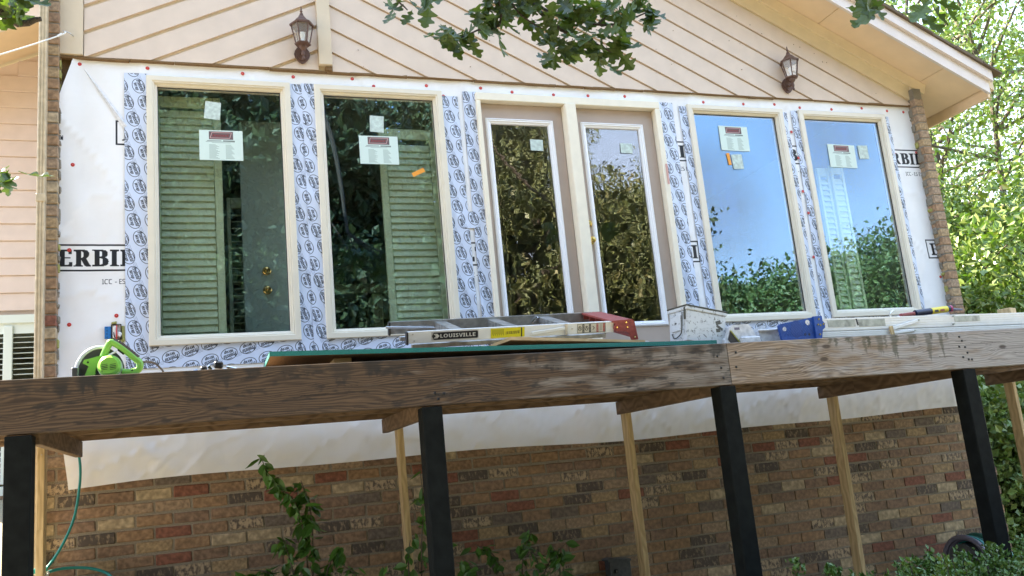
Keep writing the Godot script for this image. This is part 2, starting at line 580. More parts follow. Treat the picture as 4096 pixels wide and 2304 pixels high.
func make_materials() -> void:
	T.fine = mottle(256, 0.045, 11, 0.80, 1.0)
	T.coarse = mottle(256, 0.016, 12, 0.66, 1.0)
	T.faint = mottle(256, 0.03, 14, 0.965, 1.0)
	T.siding = mottle(512, 0.02, 15, 0.945, 1.0, 6)
	T.rough = mottle(256, 0.09, 13, 0.55, 1.0)
	worn("siding", Color(0.71, 0.575, 0.46), 0.62, T.siding, 0.5)
	worn("siding_wing", Color(0.68, 0.545, 0.475), 0.62, T.siding, 0.5)
	worn("trim", Color(0.70, 0.58, 0.42), 0.6, T.siding, 0.5)
	worn("frieze", Color(0.80, 0.66, 0.44), 0.6, T.siding, 0.5)
	worn("soffit", Color(0.86, 0.66, 0.44), 0.65, T.siding, 0.5)  # frieze and soffit: warm bounce light is put into the paint colour
	worn("fascia", Color(0.78, 0.69, 0.63), 0.55, T.siding, 0.5)
	worn("raw_edge", Color(0.34, 0.20, 0.085), 0.85, T.rough, 9.0, 0.4)
	worn("shingle", Color(0.26, 0.19, 0.12), 0.9, T.rough, 7.0, 0.5)
	worn("downspout", Color(0.66, 0.54, 0.36), 0.45, T.fine, 1.2)
	worn("mortar", Color(0.55, 0.48, 0.38), 0.95, T.rough, 8.0, 0.6)
	worn("old_mortar", Color(0.52, 0.46, 0.36), 0.95, T.rough, 11.0, 1.2)
	worn("foam", Color(0.75, 0.72, 0.22), 0.8, T.rough, 14.0, 0.9)
	var tones := [Color(0.48, 0.30, 0.17), Color(0.43, 0.275, 0.17), Color(0.37, 0.155, 0.10), Color(0.55, 0.39, 0.22), Color(0.65, 0.51, 0.33), Color(0.37, 0.24, 0.16), Color(0.27, 0.21, 0.165), Color(0.51, 0.36, 0.235)]
	T.brick = mottle(256, 0.02, 21, 0.66, 1.0, 6)
	for i in tones.size():
		worn("brick_%d" % i, tones[i], 0.9, T.brick, 4.0 + 0.7 * (i % 4), 0.16)
	# burnt bricks: streaks of black over tan, running up the face
	var sn := noise(0.05, 31, 4)
	for b in 2:
		var ta: Color = [Color(0.36, 0.27, 0.18), Color(0.50, 0.38, 0.25)][b]
		var off := b * 400
		var th := -0.42 if b == 0 else -0.10
		var t := tex(256, 256, func(x, y):
			var s := 0.8 * sn.get_noise_2d(x * 0.55 + off, y * 0.25) + 0.5 * sn.get_noise_2d(x * 2.4 + 50, y * 1.6 + off)
			return srgb(ta.lerp(Color(0.075, 0.06, 0.054), clampf((s - th) * 3.0, 0.0, 0.9))))
		var m := worn("brick_burnt_%d" % b, Color.WHITE, 0.9, t, 5.3 + 0.6 * b, 0.12)
		m.albedo_color = Color.WHITE
	# wrap and tape
	var w := mat("wrap", Color.WHITE, 0.55)
	w.albedo_texture = wrap_texture()
	w.backlight_enabled = true
	w.backlight = Color(0.12, 0.12, 0.12)
	worn("wrap_plain", Color(0.87, 0.87, 0.90), 0.5, T.fine, 3.0, 0.25)
	var t2 := mat("tape", Color.WHITE, 0.32)
	t2.albedo_texture = tape_texture()
	mat("cap", Color(0.55, 0.035, 0.03), 0.4)
	mat("cap_pin", Color(0.6, 0.35, 0.3), 0.35)
	# joinery
	worn("vinyl", Color(0.78, 0.715, 0.585), 0.38, T.faint, 0.8)
	worn("jamb", Color(0.86, 0.79, 0.64), 0.5, T.faint, 1.2)
	worn("door_paint", Color(0.46, 0.365, 0.30), 0.5, T.faint, 0.7)
	mat("lite_white", Color(0.86, 0.86, 0.88), 0.4)
	mat("seal", Color(0.02, 0.02, 0.022), 0.6)
	mat("brass", Color(0.78, 0.57, 0.20), 0.22, 1.0)
	var coats := []
	for share in [10, 5]:
		var flakes := Image.create(220, 220, false, Image.FORMAT_L8)
		for y in 220:
			for x in 220:
				flakes.set_pixel(x, y, Color.WHITE if (x + 2 * y) % share == 0 else Color.BLACK)
		coats.append(ImageTexture.create_from_image(flakes))
	# half-mirroring low-e glass: a share of the pane mirrors, the rest lets light pass
	for g in [["glass", Color(0.25, 0.62, 1.0), 0], ["wavy_glass", Color(0.88, 0.85, 0.85), 1]]:
		var m := mat(g[0], g[1], 0.0)
		m.transparency = BaseMaterial3D.TRANSPARENCY_ALPHA
		m.albedo_color.a = 0.0
		m.metallic = 1.0
		m.metallic_texture = coats[g[2]]
		m.texture_filter = BaseMaterial3D.TEXTURE_FILTER_NEAREST
		m.uv1_triplanar = true
		m.uv1_scale = Vector3.ONE * 8.3
	mat("lamp_glass", Color(0.85, 0.87, 0.86), 0.04)
	M.lamp_glass.transparency = BaseMaterial3D.TRANSPARENCY_ALPHA
	M.lamp_glass.albedo_color.a = 0.16
	mat("shutter", Color(0.40, 0.49, 0.30), 0.5)
	mat("room_wall", Color(0.30, 0.33, 0.26), 0.85)
	mat("room_floor", Color(0.26, 0.17, 0.10), 0.6)
	mat("ink", Color(0.045, 0.035, 0.03), 0.6)
	mat("wing_frame", Color(0.62, 0.66, 0.62), 0.5)
	mat("pale_tag", Color(0.62, 0.36, 0.31), 0.6)
	mat("room_door", Color(0.30, 0.40, 0.34), 0.5)
	var lb := mat("window_label", Color.WHITE, 0.6)
	lb.albedo_texture = label_texture()
	worn("paper", Color(0.66, 0.78, 0.72), 0.7, T.fine, 2.0)
	mat("orange_tag", Color(0.85, 0.33, 0.03), 0.55)
	mat("blind", Color(0.62, 0.66, 0.60), 0.5)
	worn("lantern", Color(0.20, 0.105, 0.075), 0.55, T.rough, 9.0, 0.2)
	mat("bulb", Color(0.8, 0.82, 0.8), 0.15)
	# timber
	var mould := Color(0.02, 0.017, 0.013)
	var algae := Color(0.05, 0.052, 0.025)
	var dr := []
	for k in 34:
		dr.append([30 + k * 62 + rng.randf_range(-8, 8), rng.randf_range(18, 30), rng.randf_range(24, 80), mould, rng.randf_range(0.3, 0.92)])
	var a := mat("rim_old", Color.WHITE, 0.85)  # weathered browns, with canopy shade put into the tone as well
	a.albedo_texture = rim_texture(41, Color(0.030, 0.018, 0.010), Color(0.135, 0.082, 0.044), Color(0.27, 0.235, 0.20), 0.74, dr, [[780.0, 40.0], [815.0, 128.0], [1400.0, 95.0]], 0.36)
	dr = []
	for k in 9:
		dr.append([300 + k * 62 + rng.randf_range(-8, 8), rng.randf_range(8, 16), rng.randf_range(26, 120), algae, rng.randf_range(0.45, 0.85)])
		dr.append([315 + k * 62 + rng.randf_range(-8, 8), rng.randf_range(5, 9), rng.randf_range(20, 70), algae, rng.randf_range(0.4, 0.8)])
	var b2 := mat("rim_grey", Color.WHITE, 0.85)
	b2.albedo_texture = rim_texture(57, Color(0.13, 0.09, 0.06), Color(0.38, 0.285, 0.20), Color(0.42, 0.385, 0.36), 0.06, dr, [[345.0, 36.0], [330.0, 92.0], [1040.0, 85.0]], -0.10)
	for q in ["rim_old", "rim_grey"]:
		M[q].heightmap_enabled = true
		M[q].heightmap_texture = M[q].albedo_texture
		M[q].heightmap_scale = 0.15
	worn("old_wood", Color(0.24, 0.155, 0.09), 0.85, wood_texture(61, Color(0.35, 0.35, 0.35), Color(0.95, 0.95, 0.95)), 1.4, 0.3)
	worn("deck_wood", Color(0.24, 0.18, 0.12), 0.85, wood_texture(62, Color(0.5, 0.5, 0.5), Color(0.95, 0.95, 0.95)), 1.2, 0.3)
	var pine := worn("pine", Color(0.66, 0.50, 0.27), 0.7, wood_texture(63, Color(0.62, 0.56, 0.48), Color(1.0, 1.0, 1.0), 128, 512), 1.3, 0.15)
	pine.uv1_scale = Vector3(2.2, 0.9, 2.2)
	worn("ply", Color(0.64, 0.47, 0.26), 0.75, wood_texture(64, Color(0.7, 0.64, 0.55), Color(1, 1, 1)), 1.4, 0.1)
	worn("osb", Color(0.36, 0.20, 0.075), 0.8, T.rough, 7.0, 0.4)
	worn("osb_green", Color(0.02, 0.30, 0.25), 0.65, T.rough, 9.0, 0.3)
	worn("post_paint", Color(0.010, 0.012, 0.011), 0.5, T.coarse, 3.0, 0.04)
	M.post_paint.roughness = 0.75
	M.post_paint.metallic_specular = 0.25
	# tools
	worn("aluminium", Color(0.66, 0.65, 0.63), 0.36, T.coarse, 3.0)
	M.aluminium.metallic = 0.75
	worn("aluminium_pale", Color(0.86, 0.85, 0.82), 0.5, T.faint, 2.0)
	M.aluminium_pale.metallic = 0.1
	mat("steel", Color(0.55, 0.55, 0.56), 0.28, 1.0)
	mat("chrome", Color(0.75, 0.76, 0.78), 0.12, 1.0)
	worn("red_plastic", Color(0.42, 0.085, 0.07), 0.5, T.fine, 4.0)
	worn("blue_plastic", Color(0.022, 0.09, 0.40), 0.45, T.fine, 4.0)
	mat("blue_dark", Color(0.012, 0.045, 0.22), 0.5)
	mat("lime", Color(0.21, 0.47, 0.07), 0.28)
	mat("dark_grip", Color(0.07, 0.05, 0.04), 0.6)
	mat("black_plastic", Color(0.012, 0.012, 0.014), 0.4)
	mat("guard", Color(0.20, 0.20, 0.20), 0.35, 0.9)
	mat("cord", Color(0.10, 0.085, 0.07), 0.6)
	var bx := noise(0.02, 71, 4)
	var smut := tex(256, 256, func(x, y):
		var k := clampf((bx.get_noise_2d(x * 1.4, y) + 0.5 * bx.get_noise_2d(x * 5.0, y * 5.0) - 0.33) * 4.0, 0.0, 1.0)
		return srgb(Color(0.50, 0.53, 0.55).lerp(Color(0.05, 0.055, 0.05), k)))
	worn("box_paint", Color.WHITE, 0.5, smut, 4.1)
	worn("box_rim", Color(0.10, 0.10, 0.075), 0.6, T.rough, 8.0)
	worn("white_plastic", Color(0.80, 0.80, 0.82), 0.4, T.fine, 2.0)
	mat("tube_blue", Color(0.012, 0.014, 0.045), 0.35)
	mat("tube_yellow", Color(0.80, 0.62, 0.03), 0.4)
	mat("tube_pink", Color(0.45, 0.03, 0.12), 0.4)
	mat("box_blue", Color(0.02, 0.16, 0.45), 0.45)
	mat("wire_white", Color(0.78, 0.78, 0.76), 0.5)
	mat("hose_teal", Color(0.012, 0.25, 0.25), 0.4)
	mat("hose_green", Color(0.02, 0.13, 0.09), 0.45)
	mat("hose_grey", Color(0.16, 0.15, 0.20), 0.45)
	worn("meter_grey", Color(0.10, 0.11, 0.115), 0.5, T.fine, 3.0)
	mat("rope", Color(0.75, 0.74, 0.70), 0.6)
	worn("stone", Color(0.30, 0.27, 0.23), 0.9, T.rough, 6.0, 1.0)
	# ground and plants
	var gn := noise(0.02, 81, 5)
	var soil := tex(512, 512, func(x, y):
		var k := gn.get_noise_2d(x, y)
		var f := gn.get_noise_2d(x * 9.0, y * 9.0)
		return srgb(Color(0.33, 0.275, 0.195).lerp(Color(0.34, 0.31, 0.20), clampf(k + 0.4, 0.0, 1.0)).lerp(Color(0.47, 0.41, 0.31), clampf(f * 1.4 - 0.1, 0.0, 1.0))))
	worn("soil", Color.WHITE, 0.95, soil, 0.55, 2.0)
	worn("bark", Color(0.13, 0.105, 0.085), 0.95, T.rough, 5.0, 2.0)
	worn("bark_pale", Color(0.24, 0.20, 0.15), 0.95, T.rough, 5.0, 1.5)
	for l in [["leaf_oak", Color(0.055, 0.082, 0.018), 0.55, 0.45], ["leaf_oak_b", Color(0.075, 0.105, 0.024), 0.5, 0.5], ["leaf_oak_c", Color(0.042, 0.066, 0.016), 0.5, 0.4], ["leaf_vine", Color(0.045, 0.12, 0.022), 0.4, 0.5], ["leaf_vine_b", Color(0.07, 0.17, 0.03), 0.4, 0.5]]:
		var m := mat(l[0], l[1], l[2])
		m.backlight_enabled = true
		m.backlight = Color(0.55, 0.75, 0.12) * l[3]
	for l in [["leaf_wood", Color(0.22, 0.30, 0.10), 0.32, 0.8], ["leaf_rear", Color(0.14, 0.165, 0.075), 0.5, 0.4], ["leaf_garden", Color(0.10, 0.16, 0.045), 0.5, 0.4], ["leaf_shaded", Color(0.045, 0.07, 0.022), 0.6, 0.2], ["leaf_box", Color(0.085, 0.16, 0.03), 0.45, 0.4], ["leaf_crown", Color(0.055, 0.082, 0.018), 0.55, 0.45]]:  # the darkest green here has the shade of the foliage put into it
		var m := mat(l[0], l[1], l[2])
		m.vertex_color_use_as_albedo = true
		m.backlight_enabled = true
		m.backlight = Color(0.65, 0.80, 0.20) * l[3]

# ---------------------------------------------------------------- the house
const GLASS_X := [0.150, 1.2507, 4.2756, 5.3772]
const GW := 0.801
const GH := 1.70
const SLOPE := 0.48
var house: Node3D

func ground_y(x: float, z: float) -> float:
	return -1.41 - 0.135 * (clampf(x, -5.0, 9.0) + 0.4) - 0.17 * clampf(z, -6.0, 6.5)

func soffit_y(x: float) -> float:
	return 2.077 + SLOPE * (6.75 - x) if x > 1.27 else 2.077 + SLOPE * (6.75 - 1.27) - SLOPE * (1.27 - x)

# how far the loose wrap stands off the sheathing
var wrinkle := noise(1.3, 91, 3)
var crease := noise(0.9, 92, 2)
func wrap_z(x: float, y: float) -> float:
	var z := 0.004 + 0.006 * absf(wrinkle.get_noise_2d(x * 1.6, y * 0.55)) + 0.009 * maxf(0.0, crease.get_noise_2d(x * 2.4 + y * 0.8, y * 0.35)) + 0.003 * absf(crease.get_noise_2d(x * 6.0 - y * 2.2, y * 1.1))
	# sharp creases left from the roll
	z += 0.006 * pow(1.0 - absf(crease.get_noise_2d(x * 1.1 + 7.0, y * 0.5)), 14.0) + 0.005 * pow(1.0 - absf(wrinkle.get_noise_2d(x * 0.5 + y * 0.4, y * 0.3 + 9.0)), 18.0)
	# the loose left edge bellies out
	z += 0.035 * smoothstep(-0.30, -0.46, x) * smoothstep(0.9, 1.7, y) + 0.012 * smoothstep(-0.25, -0.45, x)
	# below the floor it hangs over the face of the brick
	z += 0.125 * smoothstep(-0.33, -0.50, y)
	if y < -0.5:
		z += 0.007 * wrinkle.get_noise_2d(x * 0.6, y * 2.0 + 20.0) + 0.0022 * crease.get_noise_2d(x * 9.0 + y * 5.0, y * 9.0) + 0.004 * pow(1.0 - absf(crease.get_noise_2d(x * 2.0 - y * 2.6, y * 1.5 + 3.0)), 9.0)
	return z

func wrap_left(y: float) -> float:
	if y > 1.5: return lerpf(-0.458, -0.352, clampf((y - 1.5) / 0.38, 0.0, 1.0))
	if y < -0.3: return lerpf(-0.43, -0.352, clampf((-0.3 - y) / 0.6, 0.0, 1.0))
	return -0.438 - 0.02 * smoothstep(1.1, 1.5, y)

func openings() -> Array:
	var o := []
	for x in GLASS_X: o.append(Rect2(x - 0.052, -0.052, GW + 0.104, GH + 0.104))
	o.append(Rect2(2.40, -0.33, 1.52, 2.08))
	return o

func grid_lines(a: float, b: float, step: float, keys: Array) -> Array:
	var l := [a, b]
	var n := int(ceil((b - a) / step))
	for i in range(1, n): l.append(a + (b - a) * i / n)
	for k in keys:
		if k > a + 0.002 and k < b - 0.002: l.append(k)
	l.sort()
	var out := [l[0]]
	for v in l:
		if v - out[-1] > 0.004 or keys.has(v):
			if v - out[-1] > 1e-5: out.append(v)
	return out

func wrap_mesh() -> ArrayMesh:
	var kx := []
	var ky := []
	for o in openings():
		kx += [o.position.x, o.end.x]
		ky += [o.position.y, o.end.y]
	var xs := grid_lines(-0.46, 6.60, 0.035, kx)
	var ys := grid_lines(-0.895, 1.885, 0.035, ky)
	var m := MB.new()
	m.has_uv = true
	m.smooth = true
	var nx := xs.size()
	for y in ys:
		for x0 in xs:
			var x: float = x0
			var left := wrap_left(y)
			if x < -0.05: x = lerpf(left, -0.05, (x + 0.46) / 0.41)
			if x > 6.3: x = lerpf(6.3, 6.60 - 0.004 * sin(y * 9.0) - (0.20 if y < -0.5 else 0.0), (x - 6.3) / 0.3)
			var yy: float = y
			if y < -0.88: yy += 0.012 * sin(x * 1.3) + 0.008 * sin(x * 3.1 + 1.0) + (0.0 if x > 0.0 else 0.02 * x)
			m.v.append(Vector3(x, yy, wrap_z(x, yy)))
			var e := 0.006
			var gx := (wrap_z(x + e, yy) - wrap_z(x - e, yy)) / (2 * e)
			var gy := (wrap_z(x, yy + e) - wrap_z(x, yy - e)) / (2 * e)
			m.n.append(Vector3(-gx, -gy, 1).normalized())
			m.uv.append(Vector2((x + 0.5) / 7.2, clampf((1.9 - yy) / 2.1, 0.0, 0.995)))
	for j in ys.size() - 1:
		for i in nx - 1:
			var c := Vector2((xs[i] + xs[i + 1]) * 0.5, (ys[j] + ys[j + 1]) * 0.5)
			var skip := false
			for o in openings():
				if o.has_point(c): skip = true
			if skip: continue
			var a := j * nx + i
			m.ix.append_array(PackedInt32Array([a, a + nx, a + nx + 1, a, a + nx + 1, a + 1]))
	return m.done()

# a strip of printed flashing tape: x0..x1, y0..y1, lying on the wrap
func tape(x0: float, x1: float, y0: float, y1: float, how: int, lift := 0.0035, sa := 0.0, sb := 0.0) -> void:
	var m := MB.new()
	m.has_uv = true
	m.smooth = true
	var nx := maxi(4, int((x1 - x0) / 0.018))
	var ny := maxi(4, int((y1 - y0) / 0.035))
	var pucker := noise(2.2, int(x0 * 100) + 300, 3)
	var f := func(x: float, y: float) -> float:
		return wrap_z(x, y) + lift + 0.003 + 0.004 * pucker.get_noise_2d(x * 5.0, y * 1.3)
	for j in ny + 1:
		for i in nx + 1:
			var t := float(j) / ny
			var y := lerpf(y0, y1, t)
			var x := lerpf(x0 + sa * (1.0 - t), x1 + sb * (1.0 - t), float(i) / nx)
			m.v.append(Vector3(x, y, f.call(x, y)))
			var e := 0.004
			m.n.append(Vector3(-(f.call(x + e, y) - f.call(x - e, y)) / (2 * e), -(f.call(x, y + e) - f.call(x, y - e)) / (2 * e), 1).normalized())
			var uv := Vector2(-y / 0.351, x / 0.21)
			if how == 1: uv = Vector2(-x / 0.351, -y / 0.21)
			if how == 2: uv = Vector2(y / 0.351, -x / 0.21)
			m.uv.append(uv + Vector2(x0 * 0.77, x0 * 1.31))
	for j in ny:
		for i in nx:
			var a := j * (nx + 1) + i
			m.ix.append_array(PackedInt32Array([a, a + nx + 1, a + nx + 2, a, a + nx + 2, a + 1]))
	part("flashing_tape", m.done(), M.tape, house)

const NAILS := [[-0.32, 1.825], [0.091, 1.826], [0.703, 1.823], [-0.357, 1.128], [1.046, 1.823], [1.463, 1.833], [1.615, 1.781], [2.013, 1.812], [2.436, 1.816], [2.687, 1.796], [3.032, 1.793], [2.137, 1.735], [3.33, 1.803], [3.653, 1.812], [4.382, 1.8], [4.776, 1.805], [5.088, 1.815], [5.349, 1.799], [5.214, 1.566], [5.239, 1.329], [5.68, 1.796], [6.024, 1.827], [6.305, 1.815], [6.491, 1.812], [6.294, 1.405], [6.546, 1.421], [-0.373, 0.564], [-0.37, 0.089], [-0.105, 0.137], [5.227, 1.029], [5.246, 0.837], [5.227, 0.455], [6.535, 0.258]]

func build_house() -> void:
	house = thing("house", "beige gabled house with white house wrap and new windows above a brick base", "house", Vector3.ZERO)
	build_shell()
	build_siding()
	build_roof()
	build_bricks()
	# wrap, nails, tape
	var w := part("house_wrap", wrap_mesh(), M.wrap, house)
	var cm := MB.new()
	cm.lathe([Vector2(0.0, 0.004), Vector2(0.004, 0.0042), Vector2(0.0055, 0.0028), Vector2(0.009, 0.0032), Vector2(0.0118, 0.002), Vector2(0.0125, 0.0)], 18)
	var cap := cm.done()
	for q in NAILS:
		var o := part("cap_nail", cap, M.cap, w, Vector3(q[0], q[1], wrap_z(q[0], q[1]) + (0.008 if q[1] < 1.6 and q[0] > 5.0 and q[0] < 5.5 else 0.001)), Vector3(PI / 2, 0, 0))
		part("nail_head", b3(0.004, 0.0014, 0.004), M.cap_pin, w, o.position + Vector3(0, 0, 0.0045), Vector3(PI / 2, 0, 0.6))
	# a pinched fold that runs from the upper corner nail to the tape
	var f := MB.new()
	var fa := Vector3(-0.305, 1.805, 0.008)
	var fb := Vector3(-0.045, 1.40, 0.012)
	var fs := Vector3(0.016, 0.010, 0.0)
	f.quad(fa, fa + Vector3(0.004, 0, 0.004), fb + fs * 0.2 + Vector3(0, 0, 0.008), fb - fs)
	f.quad(fa + Vector3(0.004, 0, 0.004), fa + Vector3(0.008, 0.004, 0.0), fb + fs, fb + fs * 0.2 + Vector3(0, 0, 0.008))
	part("wrap_fold", f.done(), M.wrap_plain, w)
	tape(-0.053, 0.090, -0.205, 1.783, 0)
	tape(1.004, 1.110, -0.19, 1.765, 0)
	tape(1.098, 1.198, -0.19, 1.772, 2, 0.0065)
	tape(2.104, 2.244, -0.19, 1.735, 0, 0.0035, 0.0, 0.012)
	tape(2.284, 2.392, -0.30, 1.776, 0)
	tape(2.20, 2.33, 0.705, 0.83, 0, 0.0085)
	tape(3.925, 4.080, -0.30, 1.777, 2, 0.0035, 0.0, -0.012)
	tape(4.137, 4.236, -0.19, 1.752, 2)
	tape(5.138, 5.196, -0.19, 1.746, 2)
	tape(5.241, 5.320, -0.19, 1.764, 2)
	tape(6.238, 6.300, -0.19, 1.756, 2)
	tape(0.088, 1.004, -0.205, -0.052, 1)
	tape(1.198, 2.10, -0.19, -0.052, 1)
	tape(4.236, 5.14, -0.19, -0.052, 1)
	tape(5.32, 6.24, -0.19, -0.052, 1)
	for i in 4: build_window(i)
	build_door()
	build_wing()

func build_shell() -> void:
	# sheathing behind the wrap, cut round the openings, and the closed room behind it
	var m := MB.new()
	var ops := openings()
	ops.sort_custom(func(p, q): return p.position.x < q.position.x)
	var x := -0.43
	for o in ops:
		m.box(Vector3((x + o.position.x) / 2, 0.78, -0.06), Vector3(o.position.x - x, 2.26, 0.11))
		m.box(Vector3(o.get_center().x, (o.end.y + 1.91) / 2, -0.06), Vector3(o.size.x, 1.91 - o.end.y, 0.11))
		if o.position.y > -0.3:
			m.box(Vector3(o.get_center().x, (o.position.y - 0.35) / 2, -0.06), Vector3(o.size.x, o.position.y + 0.35, 0.11))
		x = o.end.x
	m.box(Vector3((x + 6.60) / 2, 0.78, -0.06), Vector3(6.60 - x, 2.26, 0.11))
	part("sheathing", m.done(), M.raw_edge, house)
	var room := node("room", house)
	part("floor", b3(7.0, 0.1, 5.4), M.room_floor, room, Vector3(3.08, -0.40, -2.83))
	part("ceiling", b3(7.0, 0.1, 5.4), M.room_wall, room, Vector3(3.08, 2.12, -2.83))
	part("wall", b3(7.0, 2.42, 0.1), M.room_wall, room, Vector3(3.08, 0.86, -5.48))
	part("wall", b3(0.1, 2.42, 5.3), M.room_wall, room, Vector3(-0.47, 0.86, -2.78))
	part("wall", b3(0.1, 2.42, 5.3), M.room_wall, room, Vector3(6.55, 0.86, -2.78))
	part("mantel", cbox(0.55, 0.10, 0.25, 0.01), M.shutter, room, Vector3(1.82, 0.80, -2.5))
	part("mantel_side", cbox(0.10, 1.1, 0.22, 0.01), M.shutter, room, Vector3(2.0, 0.20, -2.5))
	part("mantel_side", cbox(0.10, 1.1, 0.22, 0.01), M.shutter, room, Vector3(1.42, 0.20, -2.5))
	part("vase", tube_mesh([Vector3(0, 0, 0), Vector3(0, 0.05, 0), Vector3(0, 0.10, 0), Vector3(0, 0.14, 0)], [0.035, 0.05, 0.04, 0.025], 12), M.blind, room, Vector3(1.88, 0.85, -2.48))
	# foundation behind the bricks, and the side walls of the house
	part("foundation", b3(7.12, 3.2, 0.3), M.mortar, house, Vector3(3.06, -1.97, -0.17))
	part("side_wall", b3(0.10, 7.2, 5.3), M.mortar, house, Vector3(6.60 - 0.005, 0.0 - 0.4, -2.92))
	part("side_wall", b3(0.08, 7.2, 5.3), M.mortar, house, Vector3(-0.475 - 0.002, 0.0 - 0.4, -2.92))

func clip_boards(region: PackedVector2Array, slope: float, y_at: float, x_first: float, pitch: float, count: int, gap: float) -> void:
	for k in count:
		var x := x_first + pitch * k
		var dy := slope * pitch * signf(slope) * (1.0 if slope < 0.0 else 1.0)
		var far := 12.0
		var lo0 := Vector2(x - far, y_at + slope * -far)
		var lo1 := Vector2(x + far, y_at + slope * far)
		var up := Vector2(0, absf(dy) - gap)
		var strip := PackedVector2Array([lo0, lo1, lo1 + up, lo0 + up])
		for poly in Geometry2D.intersect_polygons(region, strip):
			if poly.size() < 3: continue
			var m := MB.new()
			# the face tips outward towards its lower edge, as lapped boards do
			m.prism(poly, 0.018, 0.036)
			for i in m.v.size():
				if m.v[i].z > 0.03:
					var t := (m.v[i].y - y_at - slope * (m.v[i].x - x)) / absf(dy)
					m.v[i].z = 0.041 - 0.011 * clampf(t, 0.0, 1.0)
			part("siding_board", m.done(), M.siding, house)

func build_siding() -> void:
	var top := 3.35
	# backing seen in the channels between the boards
	part("siding_backing", poly_mesh([Vector2(-0.45, 1.872), Vector2(6.62, 1.872), Vector2(6.62, 2.0), Vector2(1.27, 4.5), Vector2(-0.45, 3.75)], -0.11, 0.020), M.trim, house)
	var left := PackedVector2Array([Vector2(-0.292, 1.874), Vector2(1.224, 1.874), Vector2(1.224, top), Vector2(-0.292, top)])
	clip_boards(left, 0.485, 1.872, -0.28 - 8 * 0.39, 0.39, 13, 0.024)
	var right := PackedVector2Array([Vector2(1.322, 1.868), Vector2(6.57, 1.868), Vector2(6.57, soffit_y(6.57) - 0.247), Vector2(1.322 + 1.6, soffit_y(2.922) - 0.247), Vector2(1.322, top)])
	clip_boards(right, -0.485, 1.862, 1.651 - 0.3845, 0.3845, 14, 0.012)
	part("gable_batten", cbox(0.094, 1.5, 0.045, 0.003), M.trim, house, Vector3(1.272, 1.905 + 0.75, 0.0455))
	part("corner_board", cbox(0.152, 1.5, 0.026, 0.003), M.trim, house, Vector3(-0.373, 1.878 + 0.75, 0.036))
	part("corner_board", poly_mesh([Vector2(6.572, 1.876), Vector2(6.664, 1.876), Vector2(6.668, soffit_y(6.668) - 0.10), Vector2(6.580, soffit_y(6.58) - 0.10)], 0.016, 0.058), M.frieze, house)
	# ragged cut edge where the lower boards came off
	var r := RandomNumberGenerator.new()
	r.seed = 8
	var x := -0.43
	while x < 6.56:
		var l := r.randf_range(0.2, 0.7)
		var e := minf(x + l, 6.57)
		part("cut_edge", cbox(e - x - 0.004, r.randf_range(0.008, 0.017), 0.03, 0.002, 0.0015, int(x * 10)), M.raw_edge, house, Vector3((x + e) / 2, 1.866 + r.randf_range(-0.003, 0.003), 0.020))
		x = e
	part("cut_edge", cbox(0.05, 0.03, 0.035, 0.004, 0.004, 5), M.raw_edge, house, Vector3(1.295, 1.885, 0.03))
	# nail heads and small knots in the boards
	for k in 34:
		var nx := r.randf_range(1.5, 6.3)
		var ny := r.randf_range(1.90, minf(2.7, soffit_y(nx) - 0.3))
		if ny > 1.9: part("nail_head", b3(r.randf_range(0.003, 0.007), r.randf_range(0.003, 0.009), 0.003), M.raw_edge, house, Vector3(nx, ny, 0.0405), Vector3(0, 0, r.randf()))
	# frieze under the soffit
	var f := MB.new()
	f.prism(PackedVector2Array([Vector2(1.32, soffit_y(1.32) - 0.245), Vector2(6.575, soffit_y(6.575) - 0.245), Vector2(6.575, soffit_y(6.575) - 0.105), Vector2(1.32, soffit_y(1.32) - 0.105)]), 0.016, 0.040)
	part("frieze_board", f.done(), M.frieze, house)
	f = MB.new()
	f.prism(PackedVector2Array([Vector2(1.32, soffit_y(1.32) - 0.112), Vector2(6.72, soffit_y(6.72) - 0.112), Vector2(6.76, soffit_y(6.76) - 0.004), Vector2(1.32, soffit_y(1.32) - 0.004)]), 0.010, 0.062)
	part("frieze_board", f.done(), M.frieze, house)

func rake_box(called: String, x0: float, x1: float, d0: float, d1: float, z0: float, z1: float, m: Material, parent: Node) -> MeshInstance3D:
	return part(called, poly_mesh([Vector2(x0, soffit_y(x0) + d0), Vector2(x1, soffit_y(x1) + d0), Vector2(x1, soffit_y(x1) + d1), Vector2(x0, soffit_y(x0) + d1)], z0, z1), m, parent)

